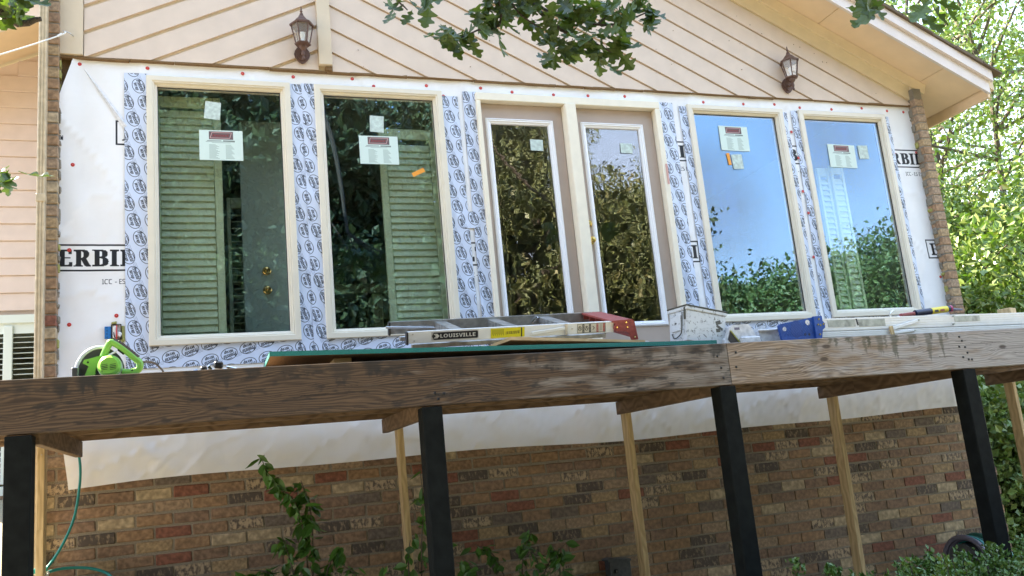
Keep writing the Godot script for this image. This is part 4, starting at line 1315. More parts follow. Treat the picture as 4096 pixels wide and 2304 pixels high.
func build_deck() -> void:
	var deck := thing("deck", "raised timber deck on black posts along the front of the house", "deck", Vector3.ZERO)
	tagged(rim_board(deck, -1.32, 3.1115, M.rim_old), "dark weathered brown rim board with black mould")
	tagged(rim_board(deck, 3.1155, 7.0, M.rim_grey), "silver-grey weathered rim board with knots")
	for q in [[3.06, -0.60], [3.065, -0.655], [3.045, -0.535], [3.155, -0.60], [3.165, -0.52], [1.47, -0.665], [1.455, -0.635], [1.50, -0.64], [4.76, -0.50], [4.775, -0.525], [4.745, -0.56], [4.79, -0.565], [4.80, -0.60], [4.76, -0.625], [4.80, -0.64], [4.825, -0.642]]:
		part("bolt_head", cbox(0.012, 0.012, 0.006, 0.003), M.black_plastic, deck, Vector3(q[0], q[1], RIM_Z + 0.001))
	for x in POSTS:
		var gy := ground_y(x, 1.72) - 0.05
		part("post", cbox(0.100, RIM_BOTTOM - gy - 0.004, 0.100, 0.004), M.post_paint, deck, Vector3(x, (RIM_BOTTOM + gy) / 2 - 0.002, RIM_Z - 0.050))
	for z in [1.30, 0.82, 0.34]:
		part("joist", cbox(8.2, 0.140, 0.038, 0.003), M.old_wood, deck, Vector3(2.8, -0.575, z))
	part("joist", cbox(8.2, 0.135, 0.038, 0.003), M.old_wood, deck, Vector3(2.8, -0.575, 1.69))
	for i in POSTS.size():
		part("cross_beam", cbox(0.038, 0.088, 1.36, 0.003), M.old_wood, deck, Vector3(POSTS[i] + 0.045, -0.690, 0.985))
	var r := RandomNumberGenerator.new()
	r.seed = 3
	for k in 57:
		part("deck_board", cbox(0.138, 0.036, 1.46, 0.003), M.deck_wood, deck, Vector3(-1.22 + k * 0.1435, RIM_TOP - 0.0185 - r.randf_range(0, 0.002), 1.0))
	# temporary studs that hold the deck up near the house
	var words := ["sunlit pine stud propping the deck beside the downspout", "pine stud propping the deck behind the black post wrapped by a climbing shrub", "pine stud propping the deck above the grey utility box", "pine stud propping the deck in front of the hedge and hose reel", "pine stud propping the deck end beside the woods"]
	var px := [-0.452, 1.561, 3.146, 4.880, 6.67]
	for i in 5:
		var gy := ground_y(px[i], 0.37) - 0.02
		var s := thing("prop_stud", words[i], "stud", Vector3(px[i], gy, 0.375), "studs propping the deck")
		var t: float = [0.0, 0.012, 0.0, -0.006, 0.004][i]
		part("stud", cbox(0.038, -0.660 - gy, 0.089, 0.003), M.pine, s, Vector3(0, (-0.660 - gy) / 2, 0), Vector3(0, 0, t))
		part("nail", b3(0.005, 0.005, 0.003), M.steel, s, Vector3(0.004, -0.71 - gy, 0.046))

# ---------------------------------------------------------------- things lying on the deck
func build_tools() -> void:
	circular_saw()
	# small tool with black grips
	var t := thing("hand_clamp", "small black-handled chrome clamp lying on the deck edge", "clamp", Vector3(0.40, RIM_TOP, 1.68))
	part("handle", cbox(0.042, 0.032, 0.03, 0.007), M.black_plastic, t, Vector3(0.072, 0.030, 0), Vector3(0, 0, -0.08))
	part("handle", cbox(0.028, 0.024, 0.026, 0.006), M.black_plastic, t, Vector3(0.008, 0.016, 0.0), Vector3(0, 0, 0.1))
	part("bar", cbox(0.15, 0.008, 0.014, 0.002), M.chrome, t, Vector3(0.075, 0.008, 0.0))
	part("jaw", cbox(0.014, 0.026, 0.02, 0.003), M.chrome, t, Vector3(0.034, 0.018, 0.0), Vector3(0, 0, 0.5))
	part("jaw", cbox(0.05, 0.010, 0.012, 0.003), M.chrome, t, Vector3(0.128, 0.014, 0.0), Vector3(0, 0, -0.25))
	part("spring", cbox(0.022, 0.012, 0.012, 0.003), M.box_blue, t, Vector3(-0.028, 0.008, 0.0), Vector3(0, 0, 0.15))
	# the big green-edged sheet: its left end is packed up, its right end lies on the deck
	var s := thing("sheathing_panel", "wide wood panel with bright green edges lying flat on the deck rim", "panel", Vector3(0.70, -0.398, 1.70))
	var tilt := -0.0208
	part("board", b3(2.396, 0.020, 1.30), M.osb, s, Vector3(1.20, -0.025, -0.652), Vector3(0, 0, tilt))
	part("edge_front", b3(2.40, 0.0225, 0.003), M.osb_green, s, Vector3(1.20, -0.025, 0.0005), Vector3(0, 0, tilt))
	part("edge_side", b3(0.003, 0.0225, 1.302), M.osb_green, s, Vector3(-0.0005, 0.0, -0.652), Vector3(0, 0, tilt))
	part("packer", cbox(0.089, 0.045, 1.1, 0.003), M.ply, s, Vector3(0.35, -0.042, -0.66))
	# plywood offcut on the sheet
	var p := thing("plywood_offcut", "pale plywood offcut lying on the green-edged panel below the ladder", "plywood", Vector3(1.80, -0.372, 1.60))
	var pm := MB.new()
	pm.prism(PackedVector2Array([Vector2(0, -0.022), Vector2(0.12, 0.018), Vector2(0.90, -0.034), Vector2(0.90, -0.046), Vector2(0.12, 0.000), Vector2(0.02, -0.030)]), -0.22, 0.02)
	part("board", pm.done(), M.ply, p)
	step_ladder()
	long_ladder()
	ammo_box()
	# paper
	var pa := thing("paper_scrap", "crumpled white paper scrap between the ladder cap and the metal box", "paper", Vector3(2.63, -0.428, 1.60))
	part("sheet", poly_mesh([Vector2(0, 0), Vector2(0.06, 0.024), Vector2(0.10, 0.020), Vector2(0.125, 0.004)], -0.05, 0.0), M.white_plastic, pa)
	part("sheet", poly_mesh([Vector2(0.13, 0), Vector2(0.20, 0.012), Vector2(0.27, 0.004)], -0.05, 0.01), M.white_plastic, pa)
	# white jug on its side
	var j := thing("plastic_jug", "white plastic jug with a dark label window lying on its side", "jug", Vector3(3.31, RIM_TOP, 1.60))
	var jm := MB.new()
	jm.prism(PackedVector2Array([Vector2(-0.105, 0.020), Vector2(-0.055, 0.112), Vector2(-0.040, 0.122), Vector2(0.068, 0.124), Vector2(0.080, 0.112), Vector2(0.125, 0.028), Vector2(0.120, 0.012), Vector2(0.105, 0.004), Vector2(-0.09, 0.002)]), -0.10, 0.018)
	part("body", jm.done(), M.white_plastic, j)
	part("base_flare", cbox(0.13, 0.045, 0.02, 0.008), M.white_plastic, j, Vector3(0.062, 0.027, 0.026))
	part("label_window", poly_mesh([Vector2(-0.062, 0.086), Vector2(-0.010, 0.018), Vector2(-0.022, 0.002), Vector2(-0.055, 0.002), Vector2(-0.082, 0.040)], 0.018, 0.0205), M.ink, j)
	part("label_edge", tube_mesh([Vector3(-0.058, 0.090, 0.020), Vector3(-0.008, 0.020, 0.020), Vector3(-0.022, 0.002, 0.02)], even(0.005, 3), 6), M.foam, j)
	part("print", b3(0.035, 0.014, 0.001), M.hose_grey, j, Vector3(-0.012, 0.100, 0.0185))
	part("spout", cbox(0.045, 0.05, 0.05, 0.01), M.white_plastic, j, Vector3(-0.085, 0.026, -0.02))
	# tub
	var tb := thing("plastic_tub", "open white plastic tub beside the blue ladder cap", "tub", Vector3(3.56, RIM_TOP, 1.52))
	part("front", poly_mesh([Vector2(-0.07, 0.002), Vector2(0.12, 0.002), Vector2(0.105, 0.10), Vector2(-0.09, 0.088)], 0.05, 0.056), M.white_plastic, tb)
	part("back", poly_mesh([Vector2(-0.05, 0.002), Vector2(0.10, 0.002), Vector2(0.085, 0.14), Vector2(0.06, 0.146), Vector2(-0.05, 0.105)], -0.12, -0.114), M.white_plastic, tb)
	part("side", b3(0.006, 0.09, 0.165), M.white_plastic, tb, Vector3(0.11, 0.048, -0.033))
	part("side", b3(0.006, 0.085, 0.165), M.white_plastic, tb, Vector3(-0.075, 0.046, -0.033))
	part("base", b3(0.18, 0.006, 0.16), M.white_plastic, tb, Vector3(0.02, 0.005, -0.033))
	part("rim", tube_mesh(curve([Vector3(-0.095, 0.090, 0.060), Vector3(0.0, 0.088, 0.066), Vector3(0.108, 0.104, 0.060)]), even(0.007, 13), 8), M.white_plastic, tb)
	# sealant gun
	var c := thing("caulking_gun", "red caulking gun loaded with a dark sealant tube on top of the long ladder", "caulking gun", Vector3(4.55, -0.323, 1.47))
	var up := 0.055
	part("tube", tube_mesh([Vector3(0.20, 0.028, 0), Vector3(0.50, 0.050, 0)], [0.021, 0.021], 16), M.tube_blue, c)
	part("tube_band", tube_mesh([Vector3(0.33, 0.0375, 0), Vector3(0.465, 0.0474, 0)], [0.0216, 0.0216], 16), M.tube_yellow, c)
	part("tube_print", b3(0.03, 0.014, 0.003), M.ink, c, Vector3(0.36, 0.035, 0.021), Vector3(0, 0, 0.07))
	part("tube_print", b3(0.034, 0.012, 0.003), M.red_plastic, c, Vector3(0.41, 0.039, 0.021), Vector3(0, 0, 0.07))
	part("tube_band", tube_mesh([Vector3(0.49, 0.0492, 0), Vector3(0.504, 0.0502, 0)], [0.0222, 0.0222], 16), M.tube_pink, c)
	part("nozzle", tube_mesh([Vector3(0.504, 0.046, 0), Vector3(0.54, 0.042, 0), Vector3(0.60, 0.040, 0)], [0.012, 0.008, 0.005], 10), M.hose_grey, c)
	part("trigger_housing", cbox(0.12, 0.024, 0.03, 0.006), M.red_plastic, c, Vector3(0.135, 0.022, 0), Vector3(0, 0, 0.08))
	part("rod", tube_mesh(curve([Vector3(0.20, 0.024, 0), Vector3(0.02, 0.008, 0), Vector3(0.0, 0.012, 0), Vector3(0.002, 0.035, 0), Vector3(0.028, 0.052, 0)]), even(0.0045, 25), 8), M.chrome, c)
	# post offcut at the far end
	var o := thing("wood_block", "pale sawn wood block standing at the far end of the deck", "wood block", Vector3(6.60, RIM_TOP, 0.55))
	part("block", cbox(0.12, 0.325, 0.10, 0.004), M.pine, o, Vector3(0, 0.163, 0), Vector3(0, 0.35, 0))

func circular_saw() -> void:
	var s := thing("circular_saw", "lime green corded circular saw standing on the deck edge", "circular saw", Vector3(0.0, RIM_TOP, 1.60))
	# outline coordinates are metres from the base of the saw
	var g := []
	for k in 15:
		var a := PI * (1.0 - k / 14.0)
		g.append(Vector2(-0.030 + cos(a) * 0.100, 0.038 + sin(a) * 0.112))
	g.append(Vector2(0.05, 0.02)); g.append(Vector2(-0.128, 0.02))
	part("blade_guard", poly_mesh(g, -0.030, -0.012), M.guard, s)
	var arc := []
	for k in 13:
		var a := PI * (1.02 - 0.62 * k / 12.0)
		arc.append(Vector3(-0.030 + cos(a) * 0.099, 0.038 + sin(a) * 0.112, -0.019))
	part("guard_band", tube_mesh(arc, even(0.0105, 13), 10), M.white_plastic, s)
	part("base_plate", cbox(0.285, 0.005, 0.15, 0.0015), M.steel, s, Vector3(-0.002, 0.010, 0.0))
	part("front_bracket", cbox(0.030, 0.05, 0.09, 0.004), M.guard, s, Vector3(-0.128, 0.034, -0.01))
	# motor, facing the viewer, with its vents
	var mo := tube_mesh([Vector3(0.012, 0.055, -0.012), Vector3(0.012, 0.055, 0.030), Vector3(0.012, 0.055, 0.055), Vector3(0.012, 0.055, 0.064)], [0.050, 0.050, 0.047, 0.036], 22)
	part("motor_housing", mo, M.lime, s)
	part("motor_band", tube_mesh([Vector3(0.012, 0.055, 0.008), Vector3(0.012, 0.055, 0.026)], [0.0515, 0.0515], 22), M.white_plastic, s)
	for k in 6:
		for q in 2:
			part("vent_slot", cbox(0.026, 0.0035, 0.004, 0.001), M.black_plastic, s, Vector3(-0.006 + q * 0.034, 0.030 + k * 0.0075, 0.064 - 0.001 * absf(k - 2.5)), Vector3(0, 0, 0.12))
	part("gear_case", poly_mesh([Vector2(-0.100, 0.078), Vector2(-0.094, 0.092), Vector2(-0.058, 0.100), Vector2(-0.034, 0.106), Vector2(0.000, 0.128), Vector2(0.018, 0.108), Vector2(-0.010, 0.085), Vector2(-0.046, 0.048), Vector2(-0.050, 0.022), Vector2(-0.092, 0.018), Vector2(-0.075, 0.062)], -0.010, 0.016), M.lime, s)
	# handle: a loop from the case over the top and down to the rear
	var hp := curve([Vector3(-0.018, 0.100, 0.012), Vector3(0.004, 0.150, 0.014), Vector3(0.020, 0.166, 0.014), Vector3(0.060, 0.140, 0.014), Vector3(0.122, 0.082, 0.014), Vector3(0.136, 0.060, 0.014), Vector3(0.126, 0.034, 0.014), Vector3(0.092, 0.026, 0.014), Vector3(0.062, 0.030, 0.014)], 6)
	part("handle", tube_mesh(hp, even(0.0155, hp.size()), 12), M.lime, s)
	var gp := curve([Vector3(0.026, 0.174, 0.014), Vector3(0.062, 0.150, 0.014), Vector3(0.112, 0.104, 0.014), Vector3(0.128, 0.090, 0.014)], 5)
	part("grip", tube_mesh(gp, even(0.0125, gp.size()), 10), M.dark_grip, s)
	for k in 7: part("grip_rib", cbox(0.006, 0.012, 0.028, 0.002), M.dark_grip, s, Vector3(0.050 + k * 0.0105, 0.1685 - k * 0.0093, 0.014), Vector3(0, 0, -0.72))
	part("trigger", cbox(0.035, 0.012, 0.014, 0.003), M.black_plastic, s, Vector3(0.058, 0.122, 0.014), Vector3(0, 0, -0.72))
	for q in [[-0.078, 0.080], [-0.014, 0.114], [0.104, 0.034]]:
		part("screw", tube_mesh([Vector3(q[0], q[1], 0.012), Vector3(q[0], q[1], 0.0302 if q[0] > 0.05 else 0.0175)], [0.0042, 0.0042], 10), M.black_plastic, s)
	part("lever", cbox(0.05, 0.008, 0.01, 0.003), M.white_plastic, s, Vector3(0.022, 0.112, 0.032), Vector3(0, 0, 0.55))
	part("cord", tube_mesh(curve([Vector3(0.138, 0.070, 0.014), Vector3(0.175, 0.070, 0.010), Vector3(0.200, 0.062, 0.0), Vector3(0.225, 0.036, -0.01), Vector3(0.250, 0.008, -0.03), Vector3(0.33, 0.006, -0.2)]), even(0.0048, 31), 8), M.cord, s)

func label_quad(parent: Node, called: String, m: Material, x0: float, x1: float, y0: float, y1: float, z: float) -> void:
	var q := MB.new()
	q.quad_uv(Vector3(x0, y0, z), Vector3(x0, y1, z), Vector3(x1, y1, z), Vector3(x1, y0, z), Vector2(0, 1), Vector2(0, 0), Vector2(1, 0), Vector2(1, 1))
	part(called, q.done(), m, parent)

func channel(len_: float, h: float, d: float, ribs := 0) -> ArrayMesh:
	# an aluminium side rail: a C section, open to the back, with ribs on its face
	var m := MB.new()
	var t := 0.003
	m.box(Vector3(len_ / 2, 0, 0), Vector3(len_, h, t))
	m.box(Vector3(len_ / 2, h / 2 - t / 2, -d / 2 - t / 2), Vector3(len_, t, d))
	m.box(Vector3(len_ / 2, -h / 2 + t / 2, -d / 2 - t / 2), Vector3(len_, t, d))
	for k in ribs:
		m.box(Vector3(len_ / 2, -h / 2 + h * (k + 0.5) / ribs, t / 2 + 0.001), Vector3(len_, h / ribs * 0.45, 0.0024))
	return m.done()

func textured(called: String, t: Texture2D, rough := 0.5) -> StandardMaterial3D:
	var m := mat(called, Color.WHITE, rough)
	m.albedo_texture = t
	return m

func step_ladder() -> void:
	var l := thing("step_ladder", "short aluminium stepladder with red top cap and yellow label lying on the deck", "ladder", Vector3(1.42, -0.338, 1.42), "stepladders lying on the deck")
	l.rotation = Vector3(0.30, 0.0, 0.012)
	var near := part("rail", channel(1.19, 0.062, 0.024), M.aluminium_pale, l, Vector3(0.0, 0.032, 0.0))
	part("rail", channel(1.26, 0.070, 0.024), M.aluminium, l, Vector3(-0.01, 0.032, -0.415))
	for x in [0.285, 0.605, 0.925]:
		part("step", cbox(0.070, 0.014, 0.395, 0.003), M.aluminium, l, Vector3(x, 0.050, -0.21))
		part("step_lip", cbox(0.006, 0.030, 0.395, 0.002), M.aluminium, l, Vector3(x - 0.032, 0.030, -0.21))
	part("rail_foot", cbox(0.012, 0.07, 0.034, 0.004), M.black_plastic, l, Vector3(-0.004, 0.028, -0.012))
	part("rail_foot", cbox(0.012, 0.078, 0.034, 0.004), M.black_plastic, l, Vector3(-0.014, 0.028, -0.427))
	# folded rear frame underneath
	part("rear_rail", cbox(1.14, 0.026, 0.020, 0.003), M.aluminium, l, Vector3(0.60, -0.022, -0.06))
	part("rear_rail", cbox(1.14, 0.026, 0.020, 0.003), M.aluminium, l, Vector3(0.60, -0.022, -0.36))
	for x in [0.07, 0.42, 0.8]: part("rear_bar", tube_mesh([Vector3(x, -0.02, -0.06), Vector3(x, -0.02, -0.36)], [0.008, 0.008], 8), M.aluminium, l)
	part("rear_brace", cbox(0.36, 0.012, 0.004, 0.001), M.chrome, l, Vector3(0.14, 0.030, -0.395), Vector3(0, 0, -0.06))
	# spreader
	part("spreader", cbox(0.20, 0.018, 0.006, 0.003), M.aluminium_pale, l, Vector3(0.79, 0.030, 0.008), Vector3(0, 0, 0.10))
	part("spreader_bracket", cbox(0.020, 0.066, 0.008, 0.003), M.aluminium, l, Vector3(0.895, 0.034, 0.008))
	part("spreader_hinge", cbox(0.05, 0.014, 0.01, 0.003), M.chrome, l, Vector3(0.865, 0.04, -0.40), Vector3(0, 0, 0.8))
	for q in [[0.025, 0.050], [0.032, 0.014], [0.71, 0.022], [0.935, 0.034], [0.895, 0.052], [0.895, 0.016]]:
		part("rivet", tube_mesh([Vector3(q[0], q[1], 0.0), Vector3(q[0], q[1], 0.014 if q[0] > 0.8 and q[0] < 0.9 else 0.005)], [0.005, 0.004], 8), M.steel, l)
	label_quad(l, "maker_label", textured("maker_label", maker_label()), 0.125, 0.385, 0.012, 0.056, 0.0030)
	label_quad(l, "yellow_label", textured("yellow_label", yellow_label()), 0.455, 0.650, 0.006, 0.058, 0.0030)
	label_quad(l, "warning_label", textured("warning_label", warning_label()), 0.965, 1.140, 0.006, 0.058, 0.0030)
	# red plastic cap
	var c := MB.new()
	c.prism(PackedVector2Array([Vector2(1.172, 0.068), Vector2(1.30, 0.072), Vector2(1.315, 0.060), Vector2(1.342, -0.046), Vector2(1.300, -0.050), Vector2(1.285, -0.010), Vector2(1.255, 0.006), Vector2(1.205, 0.004), Vector2(1.185, 0.024), Vector2(1.196, 0.046)]), 0.004, 0.016)
	c.box(Vector3(1.245, 0.062, -0.215), Vector3(0.135, 0.010, 0.44))
	c.box(Vector3(1.316, 0.012, -0.215), Vector3(0.008, 0.10, 0.44))
	c.box(Vector3(1.25, 0.02, -0.43), Vector3(0.13, 0.09, 0.010))
	for k in 5: c.box(Vector3(1.24, 0.045, -0.05 - k * 0.085), Vector3(0.12, 0.03, 0.006))
	part("top_cap", c.done(), M.red_plastic, l)
	for q in [[1.205, 0.030], [1.270, 0.028], [1.262, 0.056], [1.318, -0.030]]:
		part("cap_rivet", tube_mesh([Vector3(q[0], q[1], 0.01), Vector3(q[0], q[1], 0.020)], [0.006, 0.005], 10), M.brass, l)

func long_ladder() -> void:
	var l := thing("step_ladder", "long pale ribbed aluminium stepladder with blue top cap lying along the deck", "ladder", Vector3(3.86, -0.366, 1.62), "stepladders lying on the deck")
	l.rotation = Vector3(0, 0, -0.0095)
	part("rail", channel(3.05, 0.076, 0.026, 5), M.aluminium_pale, l, Vector3(0.0, 0.0, 0.0))
	part("rail", channel(3.05, 0.076, 0.026, 0), M.aluminium_pale, l, Vector3(0.0, 0.0, -0.40))
	part("rear_rail", channel(3.0, 0.034, 0.022, 3), M.aluminium_pale, l, Vector3(0.0, -0.060, 0.004))
	part("rear_rail", channel(3.0, 0.034, 0.022, 0), M.aluminium_pale, l, Vector3(0.0, -0.060, -0.36))
	for k in 7: part("step", cbox(0.010, 0.06, 0.37, 0.003), M.aluminium_pale, l, Vector3(0.35 + k * 0.305, 0.0, -0.21))
	part("spreader", cbox(0.235, 0.020, 0.006, 0.003), M.aluminium_pale, l, Vector3(0.640, -0.016, 0.014), Vector3(0, 0, 0.21))
	part("spreader", cbox(0.19, 0.016, 0.006, 0.003), M.aluminium_pale, l, Vector3(0.615, -0.060, 0.016), Vector3(0, 0, 0.08))
	part("spreader_bracket", cbox(0.026, 0.056, 0.014, 0.003), M.pine, l, Vector3(0.520, -0.052, 0.020), Vector3(0, 0, 0.1))
	for q in [[0.745, 0.008], [0.70, -0.056], [1.02, -0.024], [1.03, 0.026]]:
		part("rivet", tube_mesh([Vector3(q[0], q[1], 0.008), Vector3(q[0], q[1], 0.020)], [0.007, 0.006], 10), M.steel, l)
	part("faded_label", cbox(0.20, 0.044, 0.002, 0.0005), M.aluminium, l, Vector3(0.17, 0.006, 0.0036))
	part("faded_label", cbox(0.20, 0.044, 0.002, 0.0005), M.aluminium, l, Vector3(0.395, 0.004, 0.0036))
	part("faded_label", cbox(0.21, 0.036, 0.002, 0.0005), M.aluminium, l, Vector3(1.15, 0.010, 0.0036))
	part("pen_mark", cbox(0.010, 0.040, 0.002, 0.0005), M.seal, l, Vector3(0.285, 0.010, 0.0048), Vector3(0, 0, 0.15))
	# blue cap seen on its top: a ribbed plate and a flange; tray and holes are flat discs, the dark of the hollows put into their colour
	var c := node("top_cap", l, Vector3(-0.02, 0.0, 0.0))
	part("cap_plate", poly_mesh([Vector2(-0.272, 0.000), Vector2(-0.262, 0.010), Vector2(-0.02, 0.046), Vector2(0.02, 0.048), Vector2(-0.005, -0.086), Vector2(-0.246, -0.090), Vector2(-0.262, -0.080)], 0.004, 0.022), M.blue_plastic, c)
	part("cap_flange", poly_mesh([Vector2(-0.03, 0.048), Vector2(0.030, 0.050), Vector2(0.030, 0.020), Vector2(0.044, 0.004), Vector2(0.042, -0.020), Vector2(0.022, -0.034), Vector2(0.006, -0.092), Vector2(-0.03, -0.090)], 0.018, 0.034), M.blue_plastic, c)
	var tray := []
	for q in ellipse(Vector2(-0.155, -0.022), 0.040, 0.052, -0.15, 22): tray.append(q)
	tray.pop_back()
	part("tray", poly_mesh(tray, 0.0215, 0.0228), M.blue_dark, c)
	for h in [[-0.238, -0.020, 0.013], [-0.070, 0.014, 0.016], [-0.098, -0.056, 0.008], [-0.070, -0.056, 0.008]]:
		part("hole_disc", tube_mesh([Vector3(h[0], h[1], 0.021), Vector3(h[0], h[1], 0.0232)], [h[2], h[2]], 14), M.white_plastic if h[2] > 0.012 else M.seal, c)
	for k in 26:
		part("grip_rib", cbox(0.0022, 0.105, 0.0014, 0.0004), M.blue_plastic, c, Vector3(-0.255 + k * 0.0085, -0.022, 0.0226), Vector3(0, 0, 0.7 if k % 2 else -0.7))
	for q in [[0.004, 0.030], [0.010, -0.006], [-0.006, -0.002], [0.032, 0.0], [-0.004, -0.060]]:
		part("rivet", tube_mesh([Vector3(q[0], q[1], 0.033), Vector3(q[0], q[1], 0.037)], [0.006, 0.005], 10), M.brass, c)

func ammo_box() -> void:
	var b := thing("metal_box", "scuffed white painted steel box with a flanged lid standing on the deck", "metal box", Vector3(3.075, -0.450, 1.545))
	b.rotation = Vector3(0.0, 0.22, -0.135)
	part("body", cbox(0.30, 0.185, 0.155, 0.008), M.box_paint, b, Vector3(0, 0.0955, 0))
	part("lid_band", cbox(0.310, 0.022, 0.164, 0.004), M.box_paint, b, Vector3(0, 0.196, 0))
	part("rim", cbox(0.316, 0.007, 0.170, 0.003), M.box_rim, b, Vector3(0, 0.2105, 0))
	part("hasp_plate", cbox(0.010, 0.090, 0.075, 0.003), M.box_paint, b, Vector3(-0.156, 0.115, -0.005))
	part("hasp_wire", tube_mesh(curve([Vector3(-0.158, 0.175, 0.045), Vector3(-0.164, 0.10, 0.05), Vector3(-0.162, 0.05, 0.035), Vector3(-0.160, 0.030, -0.02), Vector3(-0.160, 0.06, -0.04)]), even(0.003, 25), 6), M.box_rim, b)
	part("hinge", cbox(0.010, 0.07, 0.012, 0.003), M.box_rim, b, Vector3(-0.154, 0.165, 0.062))
	part("hasp_hole", tube_mesh([Vector3(-0.158, 0.115, -0.005), Vector3(-0.1620, 0.115, -0.005)], [0.006, 0.006], 10), M.seal, b)
	for q in [[0.085, 0.140, 0.040, 0.022, 0.35], [0.095, 0.112, 0.050, 0.016, -0.4], [0.082, 0.094, 0.030, 0.020, 0.2], [-0.02, 0.05, 0.028, 0.003, -0.6], [0.06, 0.16, 0.004, 0.016, 0.2], [0.03, 0.085, 0.006, 0.008, 0.3]]:
		part("worn_patch", cbox(q[2], q[3], 0.002, 0.0008), M.box_rim, b, Vector3(q[0], q[1], 0.0778), Vector3(0, 0, q[4]))

# ---------------------------------------------------------------- plants
func oak_leaf(variant: int) -> ArrayMesh:
	var key := "oak%d" % variant
	if cache.has(key): return cache[key]
	var r := RandomNumberGenerator.new()
	r.seed = variant + 5
	var out := [[0.0, 0.012], [0.10, 0.02], [0.17, 0.13], [0.23, 0.19], [0.28, 0.10], [0.34, 0.08], [0.42, 0.26], [0.50, 0.37], [0.56, 0.30], [0.59, 0.14], [0.66, 0.16], [0.73, 0.33], [0.80, 0.30], [0.84, 0.15], [0.92, 0.16], [1.0, 0.03]]
	var m := MB.new()
	var l := 0.125
	var bend := r.randf_range(0.10, 0.55)
	var fold := r.randf_range(0.10, 0.40)
	var mid := []
	var lf := []
	var rt := []
	for q in out:
		var t: float = q[0]
		var c := Vector3(0, -t * l, bend * l * t * t)
		mid.append(c)
		var wl: float = q[1] * r.randf_range(0.8, 1.15) * l
		var wr: float = q[1] * r.randf_range(0.8, 1.15) * l
		lf.append(c + Vector3(-wl, -0.02 * l * wl / l, fold * wl + 0.03 * l * sin(t * 19.0)))
		rt.append(c + Vector3(wr, -0.02 * l * wr / l, fold * wr + 0.03 * l * sin(t * 17.0 + 1.0)))
	for i in out.size() - 1:
		m.quad(lf[i], lf[i + 1], mid[i + 1], mid[i])
		m.quad(mid[i], mid[i + 1], rt[i + 1], rt[i])
	cache[key] = m.done()
	return cache[key]

func plain_leaf(variant: int) -> ArrayMesh:
	var key := "plain%d" % variant
	if cache.has(key): return cache[key]
	var m := MB.new()
	var l := 0.085
	var w := [0.0, 0.17, 0.27, 0.29, 0.22, 0.10, 0.0]
	var f := 0.25 + 0.1 * variant
	for i in 6:
		var t0 := i / 6.0
		var t1 := (i + 1) / 6.0
		var a := Vector3(0, -t0 * l, 0.3 * l * t0 * t0)
		var b := Vector3(0, -t1 * l, 0.3 * l * t1 * t1)
		for s in [-1.0, 1.0]:
			m.quad(a, b, b + Vector3(s * w[i + 1] * l, 0, f * w[i + 1] * l), a + Vector3(s * w[i] * l, 0, f * w[i] * l))
	cache[key] = m.done()
	return cache[key]

# a spray of leaves on a twig, as one mesh to be strewn
func spray(leaves: int, size: float, leaf: float, seed_: int, aspect := 0.55) -> Array:
	var r := RandomNumberGenerator.new()
	r.seed = seed_
	var out := []
	for variant in 7:
		var m := MB.new()
		var col := PackedColorArray()
		for k in leaves:
			var c := Vector3(r.randfn(0, 0.5), r.randfn(0, 0.4), r.randfn(0, 0.5)) * size
			var b := Basis(Vector3(r.randfn(), r.randfn(), r.randfn()).normalized(), r.randf() * TAU)
			var l := leaf * r.randf_range(0.6, 1.2)
			var w := l * aspect
			m.quad(c, c + b * Vector3(-w * 0.5, l * 0.45, w * 0.2), c + b * Vector3(0, l, 0), c + b * Vector3(w * 0.5, l * 0.45, w * 0.2))
			var v := r.randf_range(0.6, 1.35)
			var tint := Color(v * r.randf_range(0.85, 1.25), v, v * r.randf_range(0.6, 1.0))
			for q in 4: col.append(tint)
		var arr := []
		arr.resize(Mesh.ARRAY_MAX)
		arr[Mesh.ARRAY_VERTEX] = m.v
		arr[Mesh.ARRAY_COLOR] = col
		arr[Mesh.ARRAY_INDEX] = m.ix
		var am := ArrayMesh.new()
		am.add_surface_from_arrays(Mesh.PRIMITIVE_TRIANGLES, arr)
		out.append(am)
	return out

# the sprays at all their places, joined into one mesh; the tints are a few variants of the spray
func strewn(called: String, parent: Node, sprays: Array, m: Material, places: Array) -> MeshInstance3D:
	var st := SurfaceTool.new()
	st.begin(Mesh.PRIMITIVE_TRIANGLES)
	for i in places.size():
		st.append_from(sprays[(i * 7 + i / 13) % sprays.size()], 0, places[i])
	return part(called, st.commit(), m, parent)

